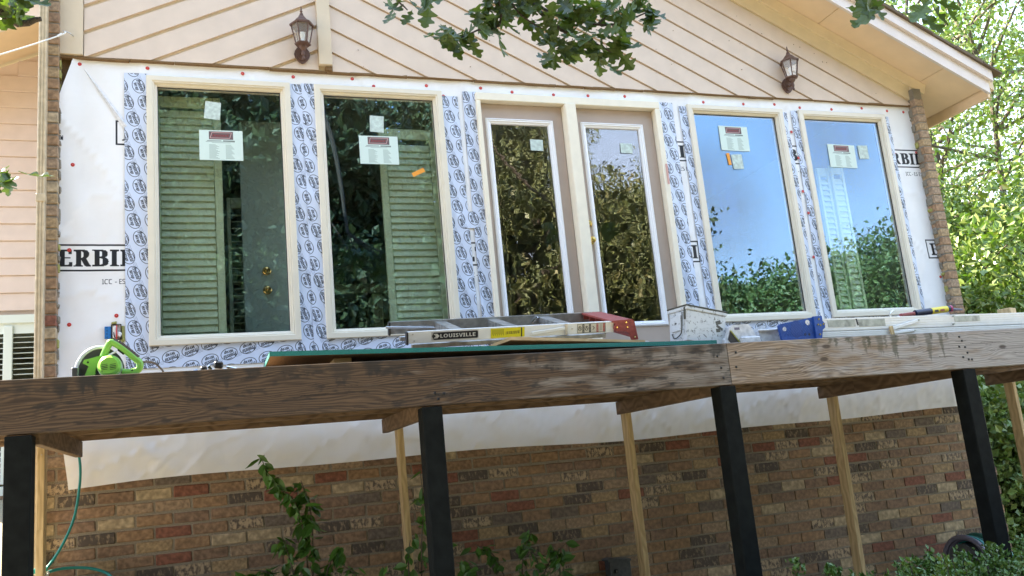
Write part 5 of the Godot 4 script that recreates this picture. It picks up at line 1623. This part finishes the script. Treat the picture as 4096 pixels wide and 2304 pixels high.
# a tree: tapered trunk that forks, limbs, and a crown of leaf sprays gathered in clumps round the limb ends
func tree(called: String, label: String, at: Vector3, height: float, spread: float, clumps: int, per: int, mesh: Array, m: Material, bark: Material, seed_: int, group: String, low := 0.3, trunk := 0.0, lean := Vector3.ZERO, extra := 1.0) -> Node3D:
	var r := RandomNumberGenerator.new()
	r.seed = seed_
	var t := thing(called, label, "tree", at, group)
	var wood := MB.new()
	var tr := trunk if trunk > 0.0 else height * 0.022
	var spine := []
	for k in 6:
		var f := k / 5.0
		spine.append(Vector3(r.randfn(0, 0.035) * height * f, height * 0.86 * f - 0.1, r.randfn(0, 0.035) * height * f) + lean * f)
	var sp := curve(spine, 4)
	var rad := []
	for k in sp.size(): rad.append(lerpf(tr, tr * 0.18, float(k) / sp.size()))
	wood.tube(sp, rad, 9)
	var places := []
	for k in clumps:
		var f := lerpf(low, 1.0, pow(r.randf(), 0.8))
		var start: Vector3 = sp[clampi(int((f - 0.10) * sp.size()), 1, sp.size() - 2)]
		var a := r.randf() * TAU
		var reach := spread * (0.35 + 0.65 * r.randf()) * (1.05 - 0.55 * absf(f - 0.5))
		var tip := start + Vector3(cos(a) * reach, r.randf_range(0.0, 0.16) * height, sin(a) * reach)
		var mid := start.lerp(tip, 0.55) + Vector3(r.randfn(0, 0.06), r.randf_range(-0.02, 0.06), r.randfn(0, 0.06)) * spread
		wood.tube(curve([start, mid, tip], 3), [tr * 0.34, tr * 0.3, tr * 0.25, tr * 0.2, tr * 0.16, tr * 0.12, tr * 0.06], 6)
		for q in per:
			var along := start.lerp(tip, r.randf_range(0.35, 1.05))
			var o := Vector3(r.randfn(), r.randfn() * 0.75, r.randfn()) * spread * 0.17 * extra
			var b := Basis(Vector3(r.randfn(), r.randfn(), r.randfn()).normalized(), r.randf() * TAU).scaled(Vector3.ONE * r.randf_range(0.7, 1.25))
			places.append(Transform3D(b, along + o))
	part("trunk", wood.done(), bark, t)
	strewn("crown", t, mesh, m, places)
	return t

func build_ground() -> void:
	var m := MB.new()
	m.smooth = true
	var lines := [-90.0, -50.0, -30.0, -20.0, -15.0, -11.0]
	var v := -9.0
	while v < 14.0:
		lines.append(v)
		v += 0.35
	lines += [16.0, 20.0, 26.0, 36.0, 55.0, 90.0]
	var n := lines.size()
	var bump := noise(0.7, 33, 3)
	var f := func(x: float, z: float) -> float:
		return ground_y(x, z) + 0.05 * bump.get_noise_2d(x, z)
	for z in lines:
		for x in lines:
			m.v.append(Vector3(x, f.call(x, z), z))
			m.n.append(Vector3(-(f.call(x + 0.1, z) - f.call(x - 0.1, z)) / 0.2, 1, -(f.call(x, z + 0.1) - f.call(x, z - 0.1)) / 0.2).normalized())
	for j in n - 1:
		for i in n - 1:
			var a := j * n + i
			m.ix.append_array(PackedInt32Array([a, a + 1, a + n + 1, a, a + n + 1, a + n]))
	var g := part("ground", m.done(), M.soil, self)
	g.set_meta("kind", "structure")

# the near oak whose twigs hang into the picture. Each cluster: centre, half width, half height, leaves, z
func build_oak() -> void:
	var r := RandomNumberGenerator.new()
	r.seed = 23
	var t := thing("oak_tree", "oak tree whose lobed dark green leaves hang in front of the gable", "tree", Vector3(-2.6, ground_y(-2.6, 6.6), 6.6))
	var base := t.position
	var wood := MB.new()
	var sp := curve([Vector3(0, -0.1, 0), Vector3(0.1, 1.6, 0.05), Vector3(0.2, 3.2, -0.2), Vector3(0.5, 4.6, -0.4), Vector3(0.6, 6.2, 0.2), Vector3(0.4, 7.8, 0.6)], 4)
	var rad := []
	for k in sp.size(): rad.append(lerpf(0.26, 0.06, float(k) / sp.size()))
	wood.tube(sp, rad, 12)
	part("trunk", wood.done(), M.bark, t)
	var limb := func(pts: Array, r0: float, r1: float):
		var q := []
		for p in pts: q.append(p - base)
		var c := curve(q, 5)
		var rr := []
		for k in c.size(): rr.append(lerpf(r0, r1, float(k) / (c.size() - 1)))
		part("limb", tube_mesh(c, rr, 7), M.bark, t)
	# limbs over the viewer's head
	limb.call([Vector3(-2.25, 2.6, 6.3), Vector3(-0.8, 4.6, 5.0), Vector3(0.9, 4.2, 3.6), Vector3(1.6, 2.8, 2.7), Vector3(1.75, 1.36, 2.36)], 0.07, 0.014)
	limb.call([Vector3(0.9, 4.2, 3.6), Vector3(2.6, 3.4, 3.0), Vector3(4.0, 1.65, 2.4), Vector3(4.5, 1.48, 2.3)], 0.03, 0.006)
	limb.call([Vector3(-2.25, 2.6, 6.2), Vector3(-1.8, 3.6, 4.4), Vector3(-0.85, 1.9, 2.7), Vector3(-0.36, 0.98, 2.32), Vector3(-0.17, 0.905, 2.3)], 0.05, 0.009)
	limb.call([Vector3(-1.8, 3.6, 4.4), Vector3(-1.2, 1.2, 3.0), Vector3(-0.42, 0.30, 2.34)], 0.03, 0.005)
	# twigs in view
	limb.call([Vector3(1.75, 1.36, 2.36), Vector3(2.00, 1.12, 2.30), Vector3(2.12, 1.03, 2.30), Vector3(2.24, 0.985, 2.31), Vector3(2.36, 0.94, 2.30)], 0.013, 0.005)
	limb.call([Vector3(1.75, 1.36, 2.36), Vector3(2.02, 1.16, 2.28), Vector3(2.30, 1.10, 2.28), Vector3(2.44, 1.12, 2.29), Vector3(2.62, 1.20, 2.30)], 0.010, 0.003)
	limb.call([Vector3(2.30, 1.10, 2.28), Vector3(2.38, 1.17, 2.28), Vector3(2.46, 1.28, 2.28)], 0.006, 0.003)
	limb.call([Vector3(1.75, 1.36, 2.36), Vector3(1.85, 1.12, 2.33), Vector3(2.0, 1.02, 2.32)], 0.008, 0.003)
	limb.call([Vector3(1.62, 1.5, 2.5), Vector3(1.78, 1.08, 2.32), Vector3(1.66, 1.005, 2.30), Vector3(1.56, 0.955, 2.30)], 0.008, 0.003)
	limb.call([Vector3(1.2, 1.75, 2.8), Vector3(1.25, 1.25, 2.32), Vector3(1.33, 1.08, 2.30)], 0.009, 0.003)
	var cl := [[Vector3(1.30, 1.105, 2.30), 0.075, 0.035, 7], [Vector3(1.43, 1.13, 2.30), 0.03, 0.02, 3], [Vector3(1.49, 0.965, 2.30), 0.045, 0.035, 7], [Vector3(1.575, 0.945, 2.30), 0.04, 0.04, 6],
		[Vector3(1.735, 1.06, 2.31), 0.065, 0.075, 17], [Vector3(1.80, 1.14, 2.31), 0.09, 0.03, 11], [Vector3(1.93, 1.14, 2.32), 0.07, 0.04, 11], [Vector3(2.0, 1.04, 2.31), 0.07, 0.07, 13],
		[Vector3(2.08, 0.95, 2.31), 0.06, 0.04, 9], [Vector3(2.16, 1.13, 2.30), 0.10, 0.06, 17], [Vector3(2.20, 0.98, 2.30), 0.07, 0.05, 10], [Vector3(2.33, 0.95, 2.30), 0.06, 0.04, 10], [Vector3(2.36, 1.03, 2.29), 0.06, 0.05, 8],
		[Vector3(2.40, 1.16, 2.29), 0.09, 0.05, 15], [Vector3(2.56, 1.20, 2.29), 0.08, 0.035, 10], [Vector3(2.62, 1.14, 2.29), 0.03, 0.04, 4],
		[Vector3(3.93, 1.36, 2.32), 0.06, 0.03, 4], [Vector3(4.06, 1.35, 2.30), 0.07, 0.025, 4], [Vector3(4.46, 1.41, 2.30), 0.02, 0.005, 3], [Vector3(4.60, 1.445, 2.30), 0.05, 0.01, 3],
		[Vector3(-0.30, 0.975, 2.30), 0.05, 0.04, 9], [Vector3(-0.22, 0.93, 2.30), 0.03, 0.02, 3], [Vector3(-0.265, 0.245, 2.30), 0.02, 0.02, 5]]
	for c in cl:
		for k in int(c[3] * 1.35):
			var p: Vector3 = c[0] + Vector3(r.randf_range(-1, 1) * c[1], r.randf_range(-0.9, 1) * c[2] + 0.02, r.randfn(0, 0.05))
			var o := part("leaf", oak_leaf(r.randi_range(0, 4)), [M.leaf_oak, M.leaf_oak_b, M.leaf_oak_c, M.leaf_oak][r.randi_range(0, 3)], t, p - base, Vector3(r.randfn(-0.2, 0.55), r.randf_range(-1.1, 1.1), r.randfn(0, 0.75)))
			o.scale = Vector3.ONE * r.randf_range(0.7, 1.12) * (1.5 if p.x > 3.0 else 1.0)
	# the rest of the crown, above and behind the viewer
	var places := []
	for k in 26:
		var a := r.randf() * TAU
		var s: Vector3 = sp[r.randi_range(9, sp.size() - 2)]
		var d := r.randf_range(1.2, 3.4)
		var tip := s + Vector3(cos(a) * d, r.randf_range(0.1, 1.4), sin(a) * d)
		if (tip + base).z < 4.6: continue
		part("limb", tube_mesh(curve([s, s.lerp(tip, 0.5) + Vector3(0, 0.2, 0), tip], 4), [0.06, 0.055, 0.05, 0.045, 0.04, 0.034, 0.028, 0.02, 0.012], 6), M.bark, t)
		for q in 90:
			places.append(Transform3D(Basis(Vector3(r.randfn(), r.randfn(), r.randfn()).normalized(), r.randf() * TAU), s.lerp(tip, r.randf_range(0.4, 1.05)) + Vector3(r.randfn(), r.randfn() * 0.6, r.randfn()) * 0.42))
	# added unseen boughs over the left of the deck, to shade the facade
	for k in 20:
		var tip := Vector3(r.randf_range(-4.0, 0.9), r.randf_range(2.9, 4.6), r.randf_range(3.0, 5.6)) - base
		var s: Vector3 = sp[r.randi_range(9, 14)]
		part("limb", tube_mesh(curve([s, s.lerp(tip, 0.5) + Vector3(0, 0.4, 0), tip], 4), [0.06, 0.055, 0.05, 0.045, 0.04, 0.034, 0.028, 0.02, 0.012], 6), M.bark, t)
		for q in 90:
			places.append(Transform3D(Basis(Vector3(r.randfn(), r.randfn(), r.randfn()).normalized(), r.randf() * TAU), s.lerp(tip, r.randf_range(0.65, 1.05)) + Vector3(r.randfn(), r.randfn() * 0.4, r.randfn()) * 0.40))
	strewn("crown", t, spray(12, 0.26, 0.12, 7), M.leaf_crown, places)

func leafy(called: String, label: String, at: Vector3, stems: Array, per: float, size: float, seed_: int, group: String) -> void:
	var r := RandomNumberGenerator.new()
	r.seed = seed_
	var t := thing(called, label, "shrub", at, group)
	for s in stems:
		var c := curve(s, 6)
		var loc := []
		for p in c: loc.append(p - at)
		var rr := []
		for k in loc.size(): rr.append(lerpf(0.006, 0.002, float(k) / loc.size()))
		part("stem", tube_mesh(loc, rr, 5), M.bark_pale, t)
		var total := 0.0
		for k in loc.size() - 1: total += loc[k].distance_to(loc[k + 1])
		var n := int(total * per)
		for k in n:
			var f := (k + r.randf()) / n
			var p: Vector3 = loc[clampi(int(f * (loc.size() - 1)), 0, loc.size() - 1)]
			var o := part("leaf", plain_leaf(r.randi_range(0, 2)), M.leaf_vine if r.randf() < 0.72 else M.leaf_vine_b, t, p + Vector3(r.randfn(0, 0.02), r.randfn(0, 0.015), r.randfn(0, 0.02)), Vector3(r.randfn(-0.5, 0.5), r.randf() * TAU, r.randfn(0, 0.6)))
			o.scale = Vector3.ONE * size * r.randf_range(0.6, 1.15)

func build_plants() -> void:
	var g := func(x: float, z: float) -> Vector3: return Vector3(x, ground_y(x, z), z)
	leafy("climbing_shrub", "tall leafy shrub climbing the brick wall up to the loose wrap", g.call(0.93, 0.6), [[g.call(0.93, 0.6), Vector3(0.93, -1.36, 0.6), Vector3(0.88, -1.10, 0.6), Vector3(0.76, -0.98, 0.6), Vector3(0.70, -0.82, 0.6)], [g.call(0.95, 0.62), Vector3(0.97, -1.3, 0.6), Vector3(0.96, -1.12, 0.58), Vector3(0.92, -0.98, 0.58)], [g.call(0.9, 0.62), Vector3(0.84, -1.42, 0.6), Vector3(0.80, -1.28, 0.6)], [g.call(0.98, 0.62), Vector3(1.06, -1.45, 0.62), Vector3(1.14, -1.38, 0.62)], [g.call(0.88, 0.62), Vector3(0.74, -1.48, 0.64), Vector3(0.62, -1.44, 0.64)]], 78.0, 1.12, 61, "shrubs under the deck")
	leafy("climbing_shrub", "thin leafy shoot beside the black post and pine stud", g.call(1.57, 0.62), [[g.call(1.57, 0.62), Vector3(1.60, -1.4, 0.6), Vector3(1.63, -1.2, 0.6), Vector3(1.62, -0.98, 0.6)], [g.call(1.5, 0.66), Vector3(1.50, -1.5, 0.66), Vector3(1.52, -1.38, 0.66)], [g.call(1.60, 0.66), Vector3(1.68, -1.55, 0.66), Vector3(1.72, -1.42, 0.66)]], 38.0, 1.1, 62, "shrubs under the deck")
	leafy("climbing_shrub", "low bushy shrub with bright young tips between the black post and the utility box", g.call(2.2, 0.6), [[g.call(2.2, 0.6), Vector3(2.22, -1.58, 0.6), Vector3(2.30, -1.42, 0.6)], [g.call(2.15, 0.6), Vector3(2.05, -1.55, 0.6), Vector3(1.93, -1.46, 0.6)], [g.call(2.25, 0.6), Vector3(2.38, -1.62, 0.62), Vector3(2.50, -1.52, 0.62)], [g.call(2.25, 0.66), Vector3(2.28, -1.60, 0.7), Vector3(2.20, -1.48, 0.7)], [g.call(2.0, 0.66), Vector3(1.90, -1.62, 0.7), Vector3(1.82, -1.52, 0.7)], [g.call(2.4, 0.66), Vector3(2.42, -1.64, 0.7), Vector3(2.38, -1.50, 0.7)]], 85.0, 0.95, 63, "shrubs under the deck")
	leafy("climbing_shrub", "dark low shrub at the foot of the brick wall near the pine stud", g.call(1.25, 0.7), [[g.call(1.25, 0.7), Vector3(1.2, -1.55, 0.7), Vector3(1.12, -1.47, 0.7)], [g.call(1.3, 0.7), Vector3(1.32, -1.6, 0.7), Vector3(1.34, -1.5, 0.72)], [g.call(1.1, 0.7), Vector3(0.95, -1.56, 0.7), Vector3(0.85, -1.50, 0.7)], [g.call(0.9, 0.7), Vector3(0.72, -1.52, 0.72), Vector3(0.55, -1.48, 0.72)]], 60.0, 1.05, 64, "shrubs under the deck")
	# clipped box hedge in front of the posts
	var r := RandomNumberGenerator.new()
	r.seed = 29
	var h := thing("box_hedge", "small-leaved green box hedge in front of the deck posts", "hedge", g.call(4.2, 2.45))
	var places := []
	var twig := MB.new()
	for k in 420:
		var x := r.randf_range(2.62, 6.2)
		var z := r.randf_range(2.05, 2.75)
		var top := -1.79 + 0.075 * (x - 2.6) - 0.03 * sin(x * 2.7 + z) + r.randf_range(-0.06, 0.035)
		if r.randf() < 0.08: top += r.randf_range(0.03, 0.11)
		var gy := ground_y(x, z)
		var foot := Vector3(x + r.randfn(0, 0.05), gy, z + r.randfn(0, 0.05)) - h.position
		var tip := Vector3(x, top, z) - h.position
		twig.tube([foot, foot.lerp(tip, 0.5) + Vector3(r.randfn(0, 0.02), 0, r.randfn(0, 0.02)), tip], [0.006, 0.004, 0.0015], 5)
		var n := 46
		for q in n:
			var f := 1.0 - pow(r.randf(), 1.2) * 0.92
			var p := foot.lerp(tip, f) + Vector3(r.randfn(0, 0.022), r.randfn(0, 0.01), r.randfn(0, 0.022)) * (1.5 - f)
			places.append(Transform3D(Basis(Vector3(r.randfn(), r.randfn(), r.randfn()).normalized(), r.randf() * TAU), p))
	part("stems", twig.done(), M.bark, h)
	strewn("foliage", h, spray(5, 0.022, 0.030, 3, 0.6), M.leaf_box, places)
	# woods beyond the right end of the house
	var leafA := spray(12, 0.26, 0.105, 41, 0.6)
	var leafB := spray(12, 0.32, 0.085, 42, 0.75)
	var wood := [
		["tall thin tree with sparse sunlit leaves above the roof edge", Vector3(11.2, 0, -3.2), 8.8, 2.0, 32, 20, 0.30, 0.085],
		["slim dark-trunked tree with light foliage behind the house corner", Vector3(9.6, 0, -4.0), 7.2, 1.7, 26, 22, 0.2, 0.07],
		["leaning forked tree with open crown against the pale sky", Vector3(13.2, 0, -6.0), 10.5, 2.8, 36, 22, 0.28, 0.11],
		["bushy tree hung with broad sunlit leaves close to the brick corner", Vector3(9.1, 0, -2.4), 3.8, 1.4, 40, 60, 0.05, 0.05],
		["dense tangled tree filling the gap below the eave", Vector3(11.2, 0, -2.6), 4.8, 1.8, 46, 62, 0.05, 0.06],
		["dense green thicket tree behind the deck end", Vector3(9.9, 0, -1.9), 2.8, 1.3, 40, 60, 0.02, 0.04],
		["broad backlit tree deep in the woods", Vector3(15.5, 0, -8.0), 10.0, 3.6, 44, 34, 0.1, 0.12],
		["far leafy tree closing the view between the trunks", Vector3(18.5, 0, -5.0), 9.0, 3.8, 40, 34, 0.05, 0.12],
		["far pale tree at the edge of the woods", Vector3(13.5, 0, -3.4), 5.8, 2.4, 44, 60, 0.05, 0.07],
		["low dark thicket at the foot of the woods", Vector3(9.0, 0, -1.3), 1.9, 1.3, 40, 55, 0.02, 0.03],
		["young tree with drooping bright leaves at the deck end", Vector3(8.15, 0, -1.0), 2.1, 0.8, 26, 40, 0.1, 0.03]]
	for k in wood.size():
		var w: Array = wood[k]
		var p: Vector3 = w[1]
		p.y = ground_y(p.x, p.z)
		tree("woodland_tree", w[0], p, w[2], w[3], w[4], w[5], leafA if k % 2 else leafB, M.leaf_wood, M.bark if k % 3 else M.bark_pale, 200 + k, "trees in the woods", w[6], w[7])
	# trees behind the viewer: what the window glass mirrors
	var leafD := spray(16, 0.50, 0.22, 44, 0.65)
	var leafE := spray(20, 0.40, 0.15, 45, 0.6)
	var rear := [
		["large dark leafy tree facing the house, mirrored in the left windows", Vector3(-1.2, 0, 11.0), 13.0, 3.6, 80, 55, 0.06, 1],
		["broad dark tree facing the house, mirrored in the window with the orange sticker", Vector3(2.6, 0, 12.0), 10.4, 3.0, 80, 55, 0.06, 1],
		["sunlit tree facing the house, mirrored in the left glazed door", Vector3(7.4, 0, 14.5), 17.0, 3.0, 95, 62, 0.08, 0],
		["sunlit tree facing the house, mirrored in the right glazed door", Vector3(10.6, 0, 14.0), 10.4, 2.6, 90, 62, 0.06, 0],
		["round low tree facing the house, mirrored in the window beside the doors", Vector3(14.2, 0, 14.5), 8.0, 2.4, 90, 45, 0.05, 2],
		["low leafy tree facing the house, mirrored low in the far window", Vector3(17.6, 0, 14.0), 8.2, 2.6, 90, 45, 0.04, 2],
		["bushy tree at the garden edge, mirrored at the foot of the far window", Vector3(21.0, 0, 14.5), 9.8, 3.2, 90, 45, 0.04, 2],
		["low dense bush facing the house, mirrored below the sky beside the doors", Vector3(13.0, 0, 12.6), 7.3, 2.0, 70, 45, 0.02, 2],
		["rounded bush facing the house, mirrored at the foot of the window beside the doors", Vector3(15.2, 0, 12.8), 7.0, 2.0, 70, 45, 0.02, 2],
		["wide bush facing the house, mirrored at the foot of the window by the brick end", Vector3(18.4, 0, 12.6), 7.6, 2.1, 70, 45, 0.02, 2],
		["added dark tree closing sky gaps behind the large leafy tree", Vector3(0.8, 0, 17.0), 13.5, 3.8, 70, 50, 0.05, 1],  # this tree and the next are added to block sky from the mirroring glass
		["added dark tree closing sky gaps behind the broad tree", Vector3(5.0, 0, 17.5), 13.0, 3.6, 70, 50, 0.05, 1],
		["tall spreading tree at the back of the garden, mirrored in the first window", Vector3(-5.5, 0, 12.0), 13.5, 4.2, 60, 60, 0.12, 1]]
	for k in rear.size():
		var w: Array = rear[k]
		var p: Vector3 = w[1]
		p.y = ground_y(p.x, p.z)
		tree("garden_tree", w[0], p, w[2], w[3], w[4], w[5], [leafE, leafD, leafE][w[7]], [M.leaf_rear, M.leaf_shaded, M.leaf_garden][w[7]], M.bark, 300 + k, "trees at the garden edge", w[6])

func coil(pts: int, c: Vector3, r: float, turns: float, lift: float, tilt: Vector3, wob: float) -> Array:
	var out := []
	var b := Basis.from_euler(tilt)
	for k in pts:
		var a := TAU * turns * k / (pts - 1)
		var rr := r * (1.0 + wob * sin(a * 0.37))
		out.append(c + b * Vector3(cos(a) * rr, lift * k / (pts - 1), sin(a) * rr))
	return out

func build_hoses() -> void:
	var h := thing("garden_hose", "teal garden hose hanging from the deck by the left brick corner", "hose", Vector3(-0.43, ground_y(-0.43, 0.3), 0.30))
	var o := h.position
	var pts := [Vector3(-0.299, -0.60, 0.27), Vector3(-0.285, -0.70, 0.26), Vector3(-0.276, -0.80, 0.25), Vector3(-0.282, -0.914, 0.25), Vector3(-0.308, -1.07, 0.25), Vector3(-0.365, -1.21, 0.26), Vector3(-0.428, -1.31, 0.28), Vector3(-0.47, -1.345, 0.34)]
	var loc := []
	for p in pts: loc.append(p - o)
	var c := curve(loc, 6)
	part("hose", tube_mesh(c, even(0.0075, c.size()), 10), M.hose_teal, h)
	part("coupling", tube_mesh([Vector3(-0.50, -1.330, 0.31) - o, Vector3(-0.43, -1.325, 0.30) - o], [0.014, 0.014], 10), M.hose_teal, h)
	var low := []
	for p in [Vector3(-0.46, -1.350, 0.30), Vector3(-0.36, -1.335, 0.26), Vector3(-0.22, -1.352, 0.26), Vector3(-0.12, -1.40, 0.28), Vector3(-0.10, -1.46, 0.40), Vector3(-0.25, -1.46, 0.45), Vector3(-0.40, -1.40, 0.36), Vector3(-0.50, -1.36, 0.34)]: low.append(p - o)
	c = curve(low, 6)
	part("hose", tube_mesh(c, even(0.0085, c.size()), 10), M.hose_teal, h)
	c = coil(40, Vector3(-0.47, -1.365, 0.32) - o, 0.045, 1.6, 0.02, Vector3(0.4, 0, 0.1), 0.1)
	part("hose", tube_mesh(c, even(0.006, c.size()), 8), M.wire_white, h)
	var rk := RandomNumberGenerator.new()
	rk.seed = 12
	for q in [[Vector3(-0.30, 0, 0.30), 0.16, 0.09, "flat broken stone under the teal hose coupling"], [Vector3(-0.14, 0, 0.33), 0.18, 0.07, "pale jagged stone beside the teal hose"], [Vector3(-0.43, 0, 0.36), 0.14, 0.06, "rounded stone against the sunlit stud"]]:
		var p: Vector3 = q[0]
		p.y = ground_y(p.x, p.z) - 0.02
		var s := thing("stone", q[3], "stone", p, "stones by the hose")
		part("rock", cbox(q[1], q[2], 0.13, 0.025, 0.02, int(q[1] * 100)), M.stone, s, Vector3(0, q[2] / 2, 0), Vector3(0.1, rk.randf() * 3.0, 0.1))
	# reel of hose by the right end of the bricks
	var ry := ground_y(5.95, 0.45)
	var rl := thing("hose_reel", "coiled grey and green garden hose on a reel beside the brick wall", "hose reel", Vector3(5.92, ry, 0.42))
	var cy := -2.06 - ry
	for k in 6:
		var cc := coil(60, Vector3(-0.10 + k * 0.045, cy, 0), 0.185 - 0.008 * (k % 3), 1.98, 0.045, Vector3(0, 0.12, -PI / 2), 0.05)
		part("hose", tube_mesh(cc, even(0.020, cc.size()), 9), [M.hose_grey, M.hose_teal, M.hose_green, M.hose_green, M.hose_grey, M.hose_teal][k], rl)
	part("drum", tube_mesh([Vector3(-0.12, cy, 0), Vector3(0.17, cy, 0)], [0.15, 0.15], 20), M.meter_grey, rl)
	part("stand", cbox(0.30, maxf(cy, 0.1), 0.08, 0.01), M.meter_grey, rl, Vector3(0.02, cy / 2, -0.02))

# ---------------------------------------------------------------- the scene
func _ready() -> void:
	rng.seed = 1
	# camera
	var cam := Camera3D.new()
	cam.name = "camera"
	cam.fov = 36.55
	cam.near = 0.05
	cam.far = 400.0
	cam.position = Vector3(0.422, -1.0134, 5.8763)
	cam.rotation_order = EULER_ORDER_YXZ
	cam.rotation_degrees = Vector3(11.485, -19.798, -5.503)
	add_child(cam)
	cam.current = true
	# sky, exposure
	var we := WorldEnvironment.new()
	we.name = "environment"
	var env := Environment.new()
	env.background_mode = Environment.BG_SKY
	var sm := ProceduralSkyMaterial.new()
	sm.sky_top_color = Color(0.60, 0.70, 0.835)
	sm.sky_horizon_color = Color(1.0, 0.975, 0.935)
	sm.sky_curve = 0.12
	sm.ground_bottom_color = Color(0.20, 0.18, 0.13)
	sm.ground_horizon_color = Color(0.55, 0.56, 0.50)
	sm.sun_angle_max = 30.0
	sm.energy_multiplier = 1.0
	var sky := Sky.new()
	sky.sky_material = sm
	env.sky = sky
	env.tonemap_mode = Environment.TONE_MAPPER_LINEAR
	env.tonemap_exposure = 5.6
	env.sdfgi_enabled = true
	env.ssao_enabled = true
	env.ssil_enabled = true
	we.environment = env
	add_child(we)
	# sun: high, from the left and a little behind the facade
	var sun := DirectionalLight3D.new()
	sun.name = "sun"
	sun.light_color = Color(1.0, 0.94, 0.83)
	sun.light_energy = 1.6
	sun.light_angular_distance = 0.53
	sun.shadow_enabled = true
	add_child(sun)
	sun.look_at_from_position(Vector3.ZERO, -Vector3(-0.50, 0.67, -0.49))
	make_materials()
	build_ground()
	build_house()
	build_wall_fittings()
	build_deck()
	build_tools()
	build_hoses()
	build_oak()
	build_plants()
